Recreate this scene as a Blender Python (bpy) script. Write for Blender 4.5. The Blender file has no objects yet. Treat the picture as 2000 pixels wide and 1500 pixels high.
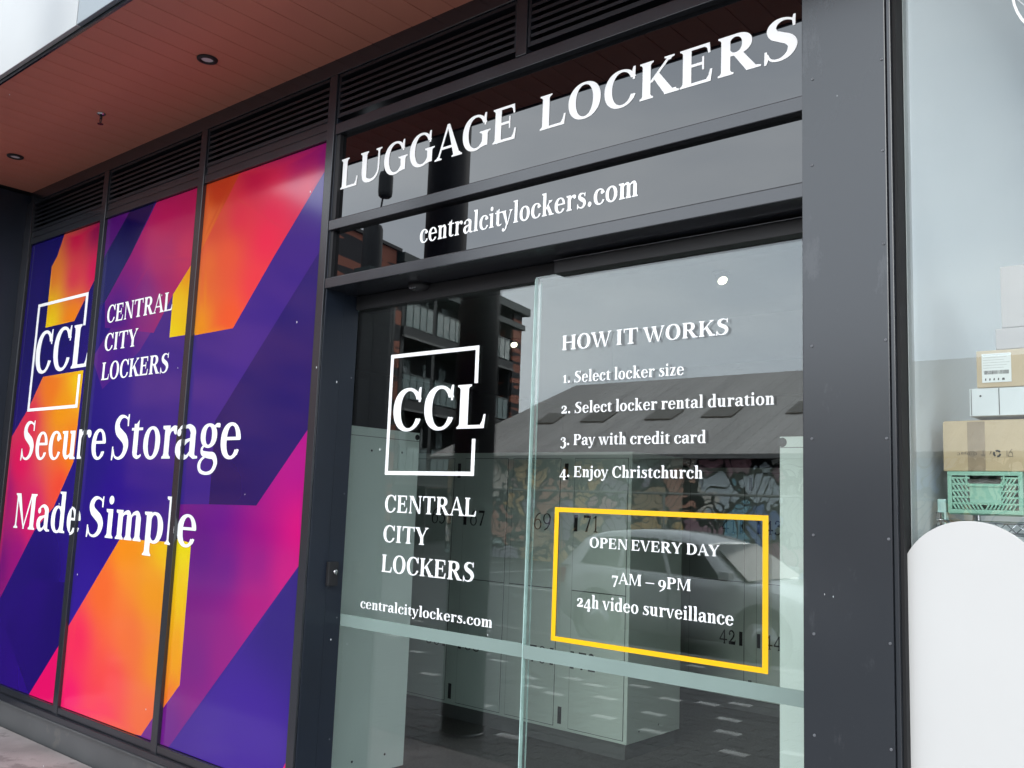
import bpy, bmesh, math, random
from mathutils import Vector, Matrix, noise
random.seed(7)
S = bpy.context.scene
COL = S.collection

# ------------------------------------------------------------------ camera
CAM = Vector((0.0, -2.8, 1.6))
CR = Vector((0.763382, 0.644852, 0.037596)); CU = Vector((0.054594, -0.122405, 0.990978)); CF = Vector((-0.643636, 0.754442, 0.128647))
FPX = 1807.015
cd = bpy.data.cameras.new('camera'); cd.sensor_width = 36; cd.lens = FPX/2000*36; cd.clip_start = .05; cd.clip_end = 900
camo = bpy.data.objects.new('camera', cd); COL.objects.link(camo)
camo.matrix_world = Matrix(((CR.x, CU.x, -CF.x, CAM.x), (CR.y, CU.y, -CF.y, CAM.y), (CR.z, CU.z, -CF.z, CAM.z), (0, 0, 0, 1)))
S.camera = camo

# ------------------------------------------------------------------ overcast daylight
S.render.engine = 'CYCLES'
S.view_settings.view_transform = 'Standard'; S.view_settings.look = 'None'; S.view_settings.exposure = 0.52; S.view_settings.gamma = 1.0
S.view_settings.use_curve_mapping = False
try: S.cycles.use_denoising = True
except Exception: pass
S.cycles.max_bounces = 10; S.cycles.diffuse_bounces = 4; S.cycles.glossy_bounces = 5; S.cycles.transparent_max_bounces = 24
S.cycles.sample_clamp_indirect = 6.0
W = bpy.data.worlds.new('World'); S.world = W; W.use_nodes = True
nt = W.node_tree; bg = nt.nodes['Background']
sky = nt.nodes.new('ShaderNodeTexSky'); sky.sky_type = 'NISHITA'; sky.sun_disc = False
SUN_EL, SUN_AZ = math.radians(23), math.radians(170)
sky.sun_elevation = SUN_EL; sky.sun_rotation = SUN_AZ; sky.air_density = 1.2; sky.dust_density = 2.0
tc = nt.nodes.new('ShaderNodeTexCoord'); mp = nt.nodes.new('ShaderNodeMapping'); mp.inputs['Scale'].default_value = (1.2, 1.2, 4.2)
nz = nt.nodes.new('ShaderNodeTexNoise'); nz.inputs['Scale'].default_value = 1.7; nz.inputs['Detail'].default_value = 6; nz.inputs['Roughness'].default_value = .52; nz.inputs['Distortion'].default_value = .35
cr = nt.nodes.new('ShaderNodeValToRGB')
cr.color_ramp.elements[0].position = .33; cr.color_ramp.elements[0].color = (15.2, 17.0, 19.2, 1)
cr.color_ramp.elements[1].position = .68; cr.color_ramp.elements[1].color = (21.6, 23.0, 24.2, 1)
mx = nt.nodes.new('ShaderNodeMix'); mx.data_type = 'RGBA'; mx.inputs['Factor'].default_value = .94
nt.links.new(tc.outputs['Generated'], mp.inputs[0]); nt.links.new(mp.outputs[0], nz.inputs['Vector']); nt.links.new(nz.outputs[0], cr.inputs[0])
nt.links.new(sky.outputs[0], mx.inputs['A']); nt.links.new(cr.outputs[0], mx.inputs['B']); nt.links.new(mx.outputs['Result'], bg.inputs['Color'])
bg.inputs['Strength'].default_value = .1
sd = bpy.data.lights.new('sun', 'SUN'); sd.energy = 1.05; sd.angle = math.radians(30); sd.color = (1, .97, .92)
so = bpy.data.objects.new('sun', sd); COL.objects.link(so)
sun_dir = Vector((math.sin(SUN_AZ)*math.cos(SUN_EL), math.cos(SUN_AZ)*math.cos(SUN_EL), math.sin(SUN_EL)))
so.rotation_euler = sun_dir.to_track_quat('Z', 'Y').to_euler()

# ------------------------------------------------------------------ helpers
def at(px, py, Y=0.0):
    """world point seen at photograph pixel (px, py) on the vertical plane y = Y"""
    d = CR*((px-1000)/FPX) + CU*((750-py)/FPX) + CF
    return CAM + d*((Y - CAM.y)/d.y)
def onx(px, py, X):
    d = CR*((px-1000)/FPX) + CU*((750-py)/FPX) + CF
    return CAM + d*((X - CAM.x)/d.x)
def onz(px, py, Z):
    d = CR*((px-1000)/FPX) + CU*((750-py)/FPX) + CF
    return CAM + d*((Z - CAM.z)/d.z)

def tag(o, label=None, cat=None, group=None, kind=None):
    if label: o['label'] = label
    if cat: o['category'] = cat
    if group: o['group'] = group
    if kind: o['kind'] = kind
    return o
def empty(name, loc=(0, 0, 0), label=None, cat=None, group=None, kind=None):
    o = bpy.data.objects.new(name, None); o.location = loc; o.empty_display_size = .05; COL.objects.link(o)
    return tag(o, label, cat, group, kind)
def origin(o):
    v = Vector((0, 0, 0))
    while o: v += o.location; o = o.parent
    return v
class MB:
    def __init__(s): s.v = []; s.f = []; s.m = []; s.sm = []
    def face(s, *pts, mi=0, smooth=False):
        n = len(s.v); s.v += [tuple(p) for p in pts]; s.f.append(list(range(n, n+len(pts)))); s.m.append(mi); s.sm.append(smooth); return s
    def box(s, x0, y0, z0, x1, y1, z1, mi=0):
        n = len(s.v); s.v += [(x0, y0, z0), (x1, y0, z0), (x1, y1, z0), (x0, y1, z0), (x0, y0, z1), (x1, y0, z1), (x1, y1, z1), (x0, y1, z1)]
        for f in ((0, 3, 2, 1), (4, 5, 6, 7), (0, 1, 5, 4), (1, 2, 6, 5), (2, 3, 7, 6), (3, 0, 4, 7)): s.f.append([n+i for i in f]); s.m.append(mi); s.sm.append(False)
        return s
    def hexa(s, b, t, mi=0):
        n = len(s.v); s.v += [tuple(p) for p in b] + [tuple(p) for p in t]; k = len(b)
        s.f.append([n+i for i in range(k)][::-1]); s.f.append([n+k+i for i in range(k)]); s.m += [mi, mi]; s.sm += [False]*2
        for i in range(k): s.f.append([n+i, n+(i+1) % k, n+k+(i+1) % k, n+k+i]); s.m.append(mi); s.sm.append(False)
        return s
    def tube(s, p0, p1, r, r1=None, n=12, caps=True, mi=0):
        p0, p1 = Vector(p0), Vector(p1); r1 = r if r1 is None else r1; d = (p1-p0).normalized()
        a = d.orthogonal().normalized(); b = d.cross(a); k = len(s.v)
        for p, q in ((p0, r), (p1, r1)):
            for i in range(n): t = 2*math.pi*i/n; s.v.append(tuple(p + (a*math.cos(t) + b*math.sin(t))*q))
        for i in range(n): s.f.append([k+i, k+(i+1) % n, k+n+(i+1) % n, k+n+i]); s.m.append(mi); s.sm.append(True)
        if caps: s.f.append([k+i for i in range(n)][::-1]); s.f.append([k+n+i for i in range(n)]); s.m += [mi, mi]; s.sm += [False]*2
        return s
    def lathe(s, c, prof, n=24, axis='z', mi=0):
        """prof: (radius, offset along axis)"""
        k = len(s.v); c = Vector(c); ax = {'z': (Vector((1, 0, 0)), Vector((0, 1, 0)), Vector((0, 0, 1))), 'y': (Vector((1, 0, 0)), Vector((0, 0, 1)), Vector((0, 1, 0))), 'x': (Vector((0, 1, 0)), Vector((0, 0, 1)), Vector((1, 0, 0)))}[axis]
        for r, h in prof:
            for i in range(n): t = 2*math.pi*i/n; s.v.append(tuple(c + ax[0]*r*math.cos(t) + ax[1]*r*math.sin(t) + ax[2]*h))
        for j in range(len(prof)-1):
            for i in range(n): s.f.append([k+j*n+i, k+j*n+(i+1) % n, k+(j+1)*n+(i+1) % n, k+(j+1)*n+i]); s.m.append(mi); s.sm.append(True)
        s.f.append([k+i for i in range(n)][::-1]); s.f.append([k+(len(prof)-1)*n+i for i in range(n)]); s.m += [mi, mi]; s.sm += [False]*2
        return s
    def build(s, name, mats, parent=None, bevel=0, fixn=False, loc=None, weld=False):
        me = bpy.data.meshes.new(name); off = origin(parent) if parent else Vector((0, 0, 0))
        if loc is not None: off = Vector(loc)
        me.from_pydata([(x-off.x, y-off.y, z-off.z) for x, y, z in s.v], [], s.f)
        for m in (mats if isinstance(mats, (list, tuple)) else [mats]): me.materials.append(m)
        for p, mi, sm in zip(me.polygons, s.m, s.sm): p.material_index = mi; p.use_smooth = sm
        if bevel or fixn or weld:
            bm = bmesh.new(); bm.from_mesh(me)
            if weld: bmesh.ops.remove_doubles(bm, verts=bm.verts, dist=1e-5)
            if fixn: bmesh.ops.recalc_face_normals(bm, faces=bm.faces)
            if bevel: bmesh.ops.bevel(bm, geom=[e for e in bm.edges], offset=bevel, segments=2, profile=.6, affect='EDGES')
            bm.to_mesh(me); bm.free()
        o = bpy.data.objects.new(name, me); COL.objects.link(o)
        if parent: o.parent = parent
        if loc is not None: o.location = Vector(loc) - (origin(parent) if parent else Vector((0, 0, 0)))
        return o
def copy_tree(o, parent=None):
    c = o.copy(); COL.objects.link(c); c.parent = parent
    for ch in list(o.children): copy_tree(ch, c)
    return c
def share(o, name, loc, parent):
    """another piece with the mesh of o"""
    c = bpy.data.objects.new(name, o.data); COL.objects.link(c); c.parent = parent; c.location = Vector(loc) - origin(parent); return c

# ------------------------------------------------------------------ materials
def srgb(r, g, b):
    f = lambda c: (c/12.92 if c <= .04045 else ((c+.055)/1.055)**2.4)
    return (f(r/255), f(g/255), f(b/255), 1)
def mat(name, col, rough=.5, metal=0., var=.12, vs=6., bump=0., bs=60., spec=.5, rvar=0., emit=None, coat=0., stretch=(1, 1, 1), dirt=None):
    m = bpy.data.materials.new(name); m.use_nodes = True; n = m.node_tree; p = n.nodes['Principled BSDF']
    c = tuple(col)[:3]
    p.inputs['Roughness'].default_value = rough; p.inputs['Metallic'].default_value = metal; p.inputs['Specular IOR Level'].default_value = spec
    p.inputs['Coat Weight'].default_value = coat; p.inputs['Coat Roughness'].default_value = .06
    t = n.nodes.new('ShaderNodeTexCoord'); mpn = n.nodes.new('ShaderNodeMapping'); mpn.inputs['Scale'].default_value = stretch; n.links.new(t.outputs['Object'], mpn.inputs[0])
    x = n.nodes.new('ShaderNodeTexNoise'); x.inputs['Scale'].default_value = vs; x.inputs['Detail'].default_value = 5; n.links.new(mpn.outputs[0], x.inputs['Vector'])
    r = n.nodes.new('ShaderNodeValToRGB'); r.color_ramp.elements[0].position = .3; r.color_ramp.elements[1].position = .7
    r.color_ramp.elements[0].color = tuple(v*(1-var) for v in c) + (1,); r.color_ramp.elements[1].color = tuple(min(1, v*(1+var)) for v in c) + (1,)
    n.links.new(x.outputs[0], r.inputs[0]); out = r.outputs[0]
    if dirt:
        dx = n.nodes.new('ShaderNodeTexNoise'); dx.inputs['Scale'].default_value = dirt[1]; dx.inputs['Detail'].default_value = 8; dx.inputs['Roughness'].default_value = .7; n.links.new(mpn.outputs[0], dx.inputs['Vector'])
        dr = n.nodes.new('ShaderNodeValToRGB'); dr.color_ramp.elements[0].position = dirt[2]; dr.color_ramp.elements[1].position = dirt[2] + .06
        dr.color_ramp.elements[0].color = (0, 0, 0, 1); dr.color_ramp.elements[1].color = (dirt[3],)*3 + (1,); n.links.new(dx.outputs[0], dr.inputs[0])
        dm = n.nodes.new('ShaderNodeMix'); dm.data_type = 'RGBA'; n.links.new(dr.outputs[0], dm.inputs['Factor']); n.links.new(out, dm.inputs['A']); dm.inputs['B'].default_value = tuple(dirt[0])[:3] + (1,); out = dm.outputs['Result']
    n.links.new(out, p.inputs['Base Color'])
    if rvar:
        mr = n.nodes.new('ShaderNodeMapRange'); mr.inputs['To Min'].default_value = rough - rvar; mr.inputs['To Max'].default_value = rough + rvar; n.links.new(x.outputs[0], mr.inputs['Value']); n.links.new(mr.outputs[0], p.inputs['Roughness'])
    if bump:
        bn = n.nodes.new('ShaderNodeTexNoise'); bn.inputs['Scale'].default_value = bs; bn.inputs['Detail'].default_value = 4; n.links.new(mpn.outputs[0], bn.inputs['Vector'])
        b = n.nodes.new('ShaderNodeBump'); b.inputs['Strength'].default_value = bump; b.inputs['Distance'].default_value = .004; n.links.new(bn.outputs[0], b.inputs['Height']); n.links.new(b.outputs[0], p.inputs['Normal'])
    if emit: p.inputs['Emission Color'].default_value = tuple(emit[0])[:3] + (1,); p.inputs['Emission Strength'].default_value = emit[1]
    return m
def glass(name, tint=(.95, .98, .965), f0=.043, wave=.0):
    m = bpy.data.materials.new(name); m.use_nodes = True; n = m.node_tree; n.nodes.clear()
    o = n.nodes.new('ShaderNodeOutputMaterial'); g = n.nodes.new('ShaderNodeNewGeometry')
    d = n.nodes.new('ShaderNodeVectorMath'); d.operation = 'DOT_PRODUCT'; n.links.new(g.outputs['Normal'], d.inputs[0]); n.links.new(g.outputs['Incoming'], d.inputs[1])
    def M(op, a, b=None):
        k = n.nodes.new('ShaderNodeMath'); k.operation = op
        for i, q in enumerate((a, b)):
            if q is None: continue
            if isinstance(q, (int, float)): k.inputs[i].default_value = q
            else: n.links.new(q, k.inputs[i])
        return k.outputs[0]
    c = M('ABSOLUTE', d.outputs['Value']); q = M('POWER', M('SUBTRACT', 1.0, c), 5.0); F = M('ADD', M('MULTIPLY', q, 1-f0), f0)
    tr = n.nodes.new('ShaderNodeBsdfTransparent'); tr.inputs[0].default_value = tint + (1,)
    gl = n.nodes.new('ShaderNodeBsdfGlossy'); gl.inputs['Roughness'].default_value = 0.0; gl.inputs[0].default_value = (.97, .99, 1, 1)
    if wave:
        tcn = n.nodes.new('ShaderNodeTexCoord'); w = n.nodes.new('ShaderNodeTexNoise'); w.inputs['Scale'].default_value = 1.1; w.inputs['Detail'].default_value = 1.0; n.links.new(tcn.outputs['Object'], w.inputs['Vector'])
        b = n.nodes.new('ShaderNodeBump'); b.inputs['Strength'].default_value = 1.0; b.inputs['Distance'].default_value = wave; n.links.new(w.outputs[0], b.inputs['Height']); n.links.new(b.outputs[0], gl.inputs['Normal'])
    x = n.nodes.new('ShaderNodeMixShader'); n.links.new(F, x.inputs[0]); n.links.new(tr.outputs[0], x.inputs[1]); n.links.new(gl.outputs[0], x.inputs[2]); n.links.new(x.outputs[0], o.inputs[0])
    return m
def vcol_mat(name, rough, spec=.5, coat=0., bumpd=0.):
    m = bpy.data.materials.new(name); m.use_nodes = True; n = m.node_tree; p = n.nodes['Principled BSDF']
    a = n.nodes.new('ShaderNodeVertexColor'); a.layer_name = 'print'
    n.links.new(a.outputs[0], p.inputs['Base Color']); p.inputs['Roughness'].default_value = rough; p.inputs['Specular IOR Level'].default_value = spec; p.inputs['Coat Weight'].default_value = coat; p.inputs['Coat Roughness'].default_value = .03
    return m
M = {}
M['frame'] = mat('dark powder coated aluminium', (.018, .0195, .025), .24, 0, .12, 3, .015, 400, .85, .05)
M['frame_side'] = mat('dark navy cladding', (.010, .015, .026), .4, 0, .15, 2)
M['plinth_metal'] = mat('grey plinth sheet', (.075, .077, .080), .5, 0, .12, 2, dirt=((.14, .13, .12), 6, .58, .4))
M['louvre'] = mat('dark louvre metal', (.014, .016, .021), .36, 0, .1, 5)
M['black'] = mat('black void', (.006, .006, .007), .8, 0, 0)
M['rubber'] = mat('black gasket', (.012, .012, .014), .55, 0, .1)
M['column'] = mat('grey painted column sheet', (.019, .022, .027), .22, 0, .12, 1.3, .02, 260, .72, .05, stretch=(1, 1, .35), dirt=((.11, .115, .125), 7, .60, .20))
M['screw'] = mat('screw head', (.16, .165, .18), .4, .6, .2)
M['white'] = mat('white vinyl', (.90, .91, .92), .38, 0, .03, 3, .0)
M['yellow'] = mat('yellow vinyl', srgb(240, 184, 0), .4, 0, .03)
M['frost'] = mat('frosted vinyl band', (.20, .27, .25), .5, 0, .05, 4)
M['spandrel'] = mat('black glass sign panel', (.001, .0012, .002), .010, 0, 0); M['spandrel'].node_tree.nodes['Principled BSDF'].inputs['IOR'].default_value = 1.84
M['glass'] = glass('door glass', (.95, .982, .966), .077)
M['glass_shop'] = glass('shop window glass', (.965, .985, .98), .055)
M['edge'] = mat('polished glass edge', (.42, .60, .56), .15, 0, .12, 20)
M['soffit'] = mat('terracotta soffit board', (.60, .225, .155), .5, 0, .07, 2.5, .02, 150)
M['fascia'] = mat('white fascia panel', (.43, .445, .45), .45, 0, .03, 2)
M['fascia_grey'] = mat('grey fascia panel', (.19, .23, .26), .4, 0, .05, 2)
M['chrome'] = mat('bright metal', (.6, .6, .62), .18, 1, .05)
M['lens'] = mat('white lamp lens', (.7, .7, .72), .35, 0, .02)
M['concrete'] = mat('pinkish grey concrete', (.27, .242, .234), .75, 0, .26, 2.6, .45, 70, .3, dirt=((.12, .10, .10), 4, .55, .6))
M['paver'] = mat('dark basalt paver', (.085, .082, .08), .6, 0, .28, 14, .3, 120)
M['paver_light'] = mat('pale stone paver', (.55, .54, .51), .65, 0, .15, 14, .3, 120)
M['joint'] = mat('sand joint', (.045, .043, .04), .9, 0, .2, 30)
M['asphalt'] = mat('asphalt', (.085, .085, .086), .8, 0, .2, 3, .4, 150)
M['kerb'] = mat('concrete kerb', (.22, .215, .205), .8, 0, .12, 6, .2)
M['line'] = mat('white road paint', (.6, .6, .58), .6, 0, .1)
M['locker'] = mat('pale green grey locker steel', (.50, .575, .535), .4, 0, .03, 3)
M['locker_end_lit'] = mat('locker end panel with window light in its colour', (.80, .88, .84), .4, 0, .03, 3)  # locker steel lightened, daylight near the doors painted into the colour
M['locker_in'] = mat('locker gap shadow', (.05, .055, .055), .7, 0, 0)
M['plinth'] = mat('dark plinth', (.085, .09, .09), .6, 0, .1)
M['carpet'] = mat('dark grey carpet', (.060, .057, .054), .95, 0, .3, 60, .5, 300)
M['wall_in'] = mat('dark brown grey interior wall', (.055, .053, .048), .7, 0, .08)
M['ceiling_in'] = mat('grey interior ceiling', (.13, .135, .135), .8, 0, .05)
M['ink'] = mat('black print', (.012, .012, .014), .5, 0, 0)
M['lamp'] = mat('lit lamp face', (.9, .85, .7), .5, 0, 0, emit=((1, .93, .72), 3.0))
M['white_wall'] = mat('white plaster', (.60, .63, .635), .7, 0, .03, 1.2)
M['board'] = mat('white painted board', (.525, .522, .512), .5, 0, .015, 3, dirt=((.5, .5, .48), 38, .74, .5))
M['card'] = mat('brown cardboard', (.48, .375, .24), .85, 0, .08, 5, .15, 80, .2)
M['card_pale'] = mat('pale pinkish board', (.37, .34, .33), .8, 0, .04, 5)
M['tape'] = mat('packing tape', (.27, .20, .125), .45, 0, .1, 30)
M['mint'] = mat('mint green plastic', (.25, .46, .35), .45, 0, .04, 6)
M['paper'] = mat('paper label', (.68, .70, .68), .7, 0, .03)
M['wire'] = mat('chrome wire', (.55, .56, .58), .22, 1, .05)
# ------------------------------------------------------------------ serif lettering drawn from scratch
CAP, XH, ASC = 692., 490., 762.
class Gl:
    """one glyph: a union of shapes, each an outline with optional holes (1000 units per em)"""
    def __init__(s): s.sh = []; s.adv = 600
    def P(s, *pts, holes=()): s.sh.append(([tuple(p) for p in pts], [list(h) for h in holes])); return s
    def R(s, x0, y0, x1, y1): return s.P((x0, y0), (x1, y0), (x1, y1), (x0, y1))
    def D(s, x0, y0, x1, y1, w, w2=None):          # diagonal, width measured along x
        w2 = w if w2 is None else w2
        return s.P((x0 - w/2, y0), (x0 + w/2, y0), (x1 + w2/2, y1), (x1 - w2/2, y1))
    def SB(s, xc, w, y=0., o=52, h=40, L=1, Rr=1):  # foot serif with brackets
        a = xc - w/2; b = xc + w/2
        p = [(a - (o if L else 0), y), (b + (o if Rr else 0), y)]
        if Rr: p += [(b + o, y + h*.72), (b + 18, y + h*1.1), (b, y + h*1.9)]
        else: p += [(b, y + h)]
        if L: p += [(a, y + h*1.9), (a - 18, y + h*1.1), (a - o, y + h*.72)]
        else: p += [(a, y + h)]
        return s.P(*p)
    def ST(s, xc, w, y=CAP, o=52, h=40, L=1, Rr=1):
        k = len(s.sh); s.SB(xc, w, 0, o, h, L, Rr)
        pts, _ = s.sh[k]; s.sh[k] = ([(x, y - yy) for x, yy in pts][::-1], [])
        return s
    def ring(s, cx, cy, rx, ry, ix, iy, irx, iry, cut=None, n=40):
        def sup(cx, cy, rx, ry, e=2.15):
            o = []
            for i in range(n):
                t = 2*math.pi*i/n; c, q = math.cos(t), math.sin(t)
                o.append((cx + rx*math.copysign(abs(c)**(2/e), c), cy + ry*math.copysign(abs(q)**(2/e), q)))
            return o
        s.sh.append((sup(cx, cy, rx, ry), [sup(ix, iy, irx, iry)] + ([cut] if cut else []))); return s
    def K(s, *pts, n=7):                             # stroke of varying width through (x, y, w)
        P = [pts[0]] + list(pts) + [pts[-1]]; out = []
        for i in range(1, len(P) - 2):
            for j in range(n):
                t = j/n
                out.append(tuple(.5*((2*P[i][k]) + (-P[i-1][k] + P[i+1][k])*t + (2*P[i-1][k] - 5*P[i][k] + 4*P[i+1][k] - P[i+2][k])*t*t
                                 + (-P[i-1][k] + 3*P[i][k] - 3*P[i+1][k] + P[i+2][k])*t**3) for k in range(3)))
        out.append(pts[-1]); q = []
        for i, (x, y, w) in enumerate(out):
            a = out[max(0, i-1)]; b = out[min(len(out)-1, i+1)]
            dx, dy = b[0]-a[0], b[1]-a[1]; l = math.hypot(dx, dy) or 1
            q.append(((x - dy/l*w/2, y + dx/l*w/2), (x + dy/l*w/2, y - dx/l*w/2)))
        for a, b in zip(q, q[1:]):
            for tri in ((a[0], a[1], b[1]), (a[0], b[1], b[0])):
                if abs((tri[1][0]-tri[0][0])*(tri[2][1]-tri[0][1]) - (tri[2][0]-tri[0][0])*(tri[1][1]-tri[0][1])) > 4: s.P(*tri)
        return s
    def dot(s, x, y, r): return s.P(*[(x + r*math.cos(2*math.pi*i/16), y + r*math.sin(2*math.pi*i/16)) for i in range(16)])

def glyph(ch, B=174.):
    """B: thickness of the stems"""
    g = Gl(); T = 32 + .12*B; S = B; s_ = B*.93
    def A(a): g.adv = a; return g
    if ch == ' ': return A(250)
    if ch == 'A':
        g.D(95, 20, 352, 715, 52, 60).D(610, 20, 352, 715, S*1.1, 70).R(190, 205, 520, 205+T)
        g.SB(95, 52, 0, 72).SB(615, S*1.05, 0, 60); return A(720)
    if ch == 'C' or ch == 'G':
        g.ring(372, 346, 332, 362, 398, 346, 332-S*.98+22, 362-T, cut=[(430, 215), (900, 150), (900, 505), (430, 505)])
        g.P((612, 460), (655, 460), (664, 706), (622, 706), (598, 640))
        if ch == 'C': g.P((600, 150), (640, 196), (668, 178), (640, 110), (560, 60)); return A(705)
        g.R(560, 40, 560+S*.92, 330).ST(560+S*.46, S*.92, 345, 66, 38); g.P((540, 20), (560+S*.92, 55), (560+S*.92, 120), (540, 120)); return A(790)
    if ch == 'D':
        g.R(100, 0, 100+S, CAP).R(50, 0, 330, T).R(50, CAP-T, 330, CAP).SB(100+S/2, S, Rr=0).ST(100+S/2, S, Rr=0)
        g.ring(330, 346, 400, 346, 305, 346, 400-S+8, 346-T, cut=[(-300, -50), (170, -50), (170, 750), (-300, 750)]); return A(780)
    if ch == 'E' or ch == 'L':
        g.R(100, 0, 100+S, CAP).SB(100+S/2, S, Rr=0).R(100, 0, 590, T).P((560, 0), (600, 0), (628, 215), (590, 215), (560, 110), (510, 38), (480, T-6))
        if ch == 'L': g.ST(100+S/2, S, o=56); return A(650)
        g.ST(100+S/2, S, Rr=0).R(100, CAP-T, 570, CAP).P((540, CAP), (580, CAP), (592, CAP-180), (556, CAP-180), (530, CAP-80), (480, CAP-T+4))
        g.R(200, 335, 470, 335+T).P((446, 352), (448, 240), (482, 240), (482, 478), (448, 478)); return A(680)
    if ch == 'H':
        for x in (105, 595): g.R(x, 0, x+S, CAP).SB(x+S/2, S).ST(x+S/2, S)
        g.R(200, 330, 640, 330+T); return A(840)
    if ch == 'I': g.R(110, 0, 110+S, CAP).SB(110+S/2, S).ST(110+S/2, S); return A(360)
    if ch == 'K':
        g.R(100, 0, 100+S, CAP).SB(100+S/2, S).ST(100+S/2, S).D(260, 290, 610, CAP-20, 66).ST(610, 56, CAP, 66)
        g.P((300, 372), (395, 462), (700, 30), (520, 20)).SB(655, S, 0, 60).P((560,0),(740,0),(700,60),(530,60)); return A(760)
    if ch == 'M':
        g.R(112, 0, 112+56, CAP).SB(140, 56, 0, 56).D(175, CAP, 480, 0, S*1.05, 40).ST(140, 60, CAP, 56, 40, 1, 0).R(100, CAP-40, 240, CAP)
        g.D(460, 0, 730, CAP, 42, 60).R(720, 0, 720+S, CAP).SB(720+S/2, S).ST(720+S/2, S, L=0).R(690, CAP-40, 860, CAP); return A(960)
    if ch == 'N':
        g.R(112, 0, 168, CAP).SB(140, 56, 0, 62).D(180, CAP, 640, 0, S*1.15, S*.7).ST(140, 56, CAP, 62, 40, 1, 0).R(90, CAP-40, 220, CAP)
        g.R(630, 0, 686, CAP).ST(658, 56, CAP, 68); return A(780)
    if ch == 'O': g.ring(382, 346, 346, 362, 382, 346, 346-S*1.04, 362-T); return A(765)
    if ch in 'PR':
        g.R(100, 0, 100+S, CAP).SB(100+S/2, S, o=56).ST(100+S/2, S, Rr=0).R(200, CAP-T, 380, CAP).R(200, 318, 380, 318+T)
        g.ring(370, 505, 250, 187, 345, 505, 250-S+14, 187-T, cut=[(-200, 250), (220, 250), (220, 800), (-200, 800)])
        if ch == 'P': return A(650)
        g.P((300, 345), (460, 350), (700, 20), (530, 0)).P((525, 0), (765, 0), (765, 28), (695, 48), (500, 60)); return A(755)
    if ch == 'S':
        k = S*.96
        g.K((548, 560, 26), (500, 640, 34), (375, 682, 46), (255, 655, k*.62), (180, 560, k*.98), (215, 455, k*1.05), (330, 385, k*1.08), (455, 310, k*1.1), (510, 205, k*1.0), (450, 75, k*.66), (310, 10, 48), (170, 40, 36), (108, 150, 28))
        g.P((515, 520), (552, 520), (558, 712), (524, 712), (500, 640)).P((62, -22), (96, -22), (128, 62), (104, 200), (68, 200)); return A(640)
    if ch == 'T':
        g.R(292, 0, 292+S, CAP).SB(292+S/2, S, o=70).R(60, CAP-T, 664, CAP)
        g.P((40, CAP), (90, CAP), (150, CAP-T+4), (92, CAP-70), (72, CAP-185), (34, CAP-185)).P((684, CAP), (634, CAP), (574, CAP-T+4), (632, CAP-70), (652, CAP-185), (690, CAP-185)); return A(724)
    if ch == 'U':
        g.R(108, 240, 108+S, CAP).ST(108+S/2, S).ST(650, 56, CAP, 66).K((108+S/2, 300, S), (108+S/2+4, 190, S), (230, 68, S*.72), (390, 20, 66), (540, 60, 58), (628, 165, 54), (650, 300, 54), (650, CAP-10, 54)); return A(790)
    if ch == 'V':
        g.D(110, CAP-8, 358, -14, S*1.12, 80).D(600, CAP-8, 372, -14, 56, 50).ST(110, S, CAP, 46).ST(598, 54, CAP, 68); return A(700)
    if ch == 'W':
        g.D(110, CAP-8, 340, -14, S*1.08, 76).D(545, CAP-8, 352, -14, 52, 46).D(520, CAP-8, 735, -14, S*1.08, 76).D(950, CAP-8, 748, -14, 54, 48)
        g.ST(110, S, CAP, 46).ST(520, S, CAP, 46).ST(948, 54, CAP, 66); return A(1050)
    if ch == 'Y':
        g.R(285, 0, 285+S, 330).SB(285+S/2, S, o=64).D(120, CAP-8, 356, 270, S*1.12, S*.98).D(604, CAP-8, 380, 290, 56, 70).ST(116, S, CAP, 46).ST(602, 54, CAP, 66); return A(700)
    # ---- lower case
    if ch == 'a':
        g.R(330, 60, 330+s_, 350).K((330+s_*.5, 330, s_), (330+s_*.45, 400, s_*.95), (290, 470, s_*.5), (175, 455, 44), (110, 395, 60)).dot(118, 380, 56)
        g.K((360, 285, 40), (250, 258, 60), (135, 205, s_*.8), (110, 115, s_), (180, 28, s_*.62), (270, 30, 52), (345, 90, 48))
        g.P((330+s_*.3, 120), (330+s_, 70), (330+s_+12, 42), (330+s_+84, 34), (330+s_+84, 0), (330+s_*.75, -6), (330+8, 40)); return A(560)
    if ch == 'c':
        g.ring(282, 243, 248, 258, 306, 243, 248-s_+20, 258-T+6, cut=[(330, 150), (700, 90), (700, 372), (330, 330)])
        g.dot(398, 372, 60).P((440, 130), (480, 116), (455, 50), (385, 20)); return A(515)
    if ch == 'd' or ch == 'q':
        g.ring(270, 243, 238, 256, 284, 243, 238-s_+10, 256-T+2, cut=[(400, -50), (800, -50), (800, 600), (400, 600)])
        g.R(370, 0, 370+s_, ASC-6).P((300, ASC), (370+s_, ASC), (370+s_, ASC-42), (400, ASC-62), (300, ASC-34)).P((370+s_-10, 0), (370+s_+62, 0), (370+s_+62, 30), (370+s_+10, 46), (370+s_-10, 70)); return A(600)
    if ch == 'e':
        g.ring(275, 243, 243, 258, 292, 243, 243-s_+16, 258-T+4, cut=[(300, 130), (700, 95), (700, 262), (300, 262)])
        g.R(150, 252, 505, 252+T*.9).P((440, 130), (486, 118), (455, 50), (380, 20)); return A(545)
    if ch == 'g':
        g.ring(262, 325, 212, 176, 262, 325, 212-s_+14, 176-T+6).K((395, 438, 40), (450, 470, 54), (520, 466, 66)).R(430, 440, 540, 490)
        g.K((160, 190, 34), (104, 130, 54), (140, 72, 80), (280, 48, 96), (420, 30, 100), (478, -70, 92), (400, -180, 60), (255, -212, 46), (105, -180, 60), (62, -95, 78), (110, -20, 50), (190, 20, 34)); return A(545)
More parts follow.
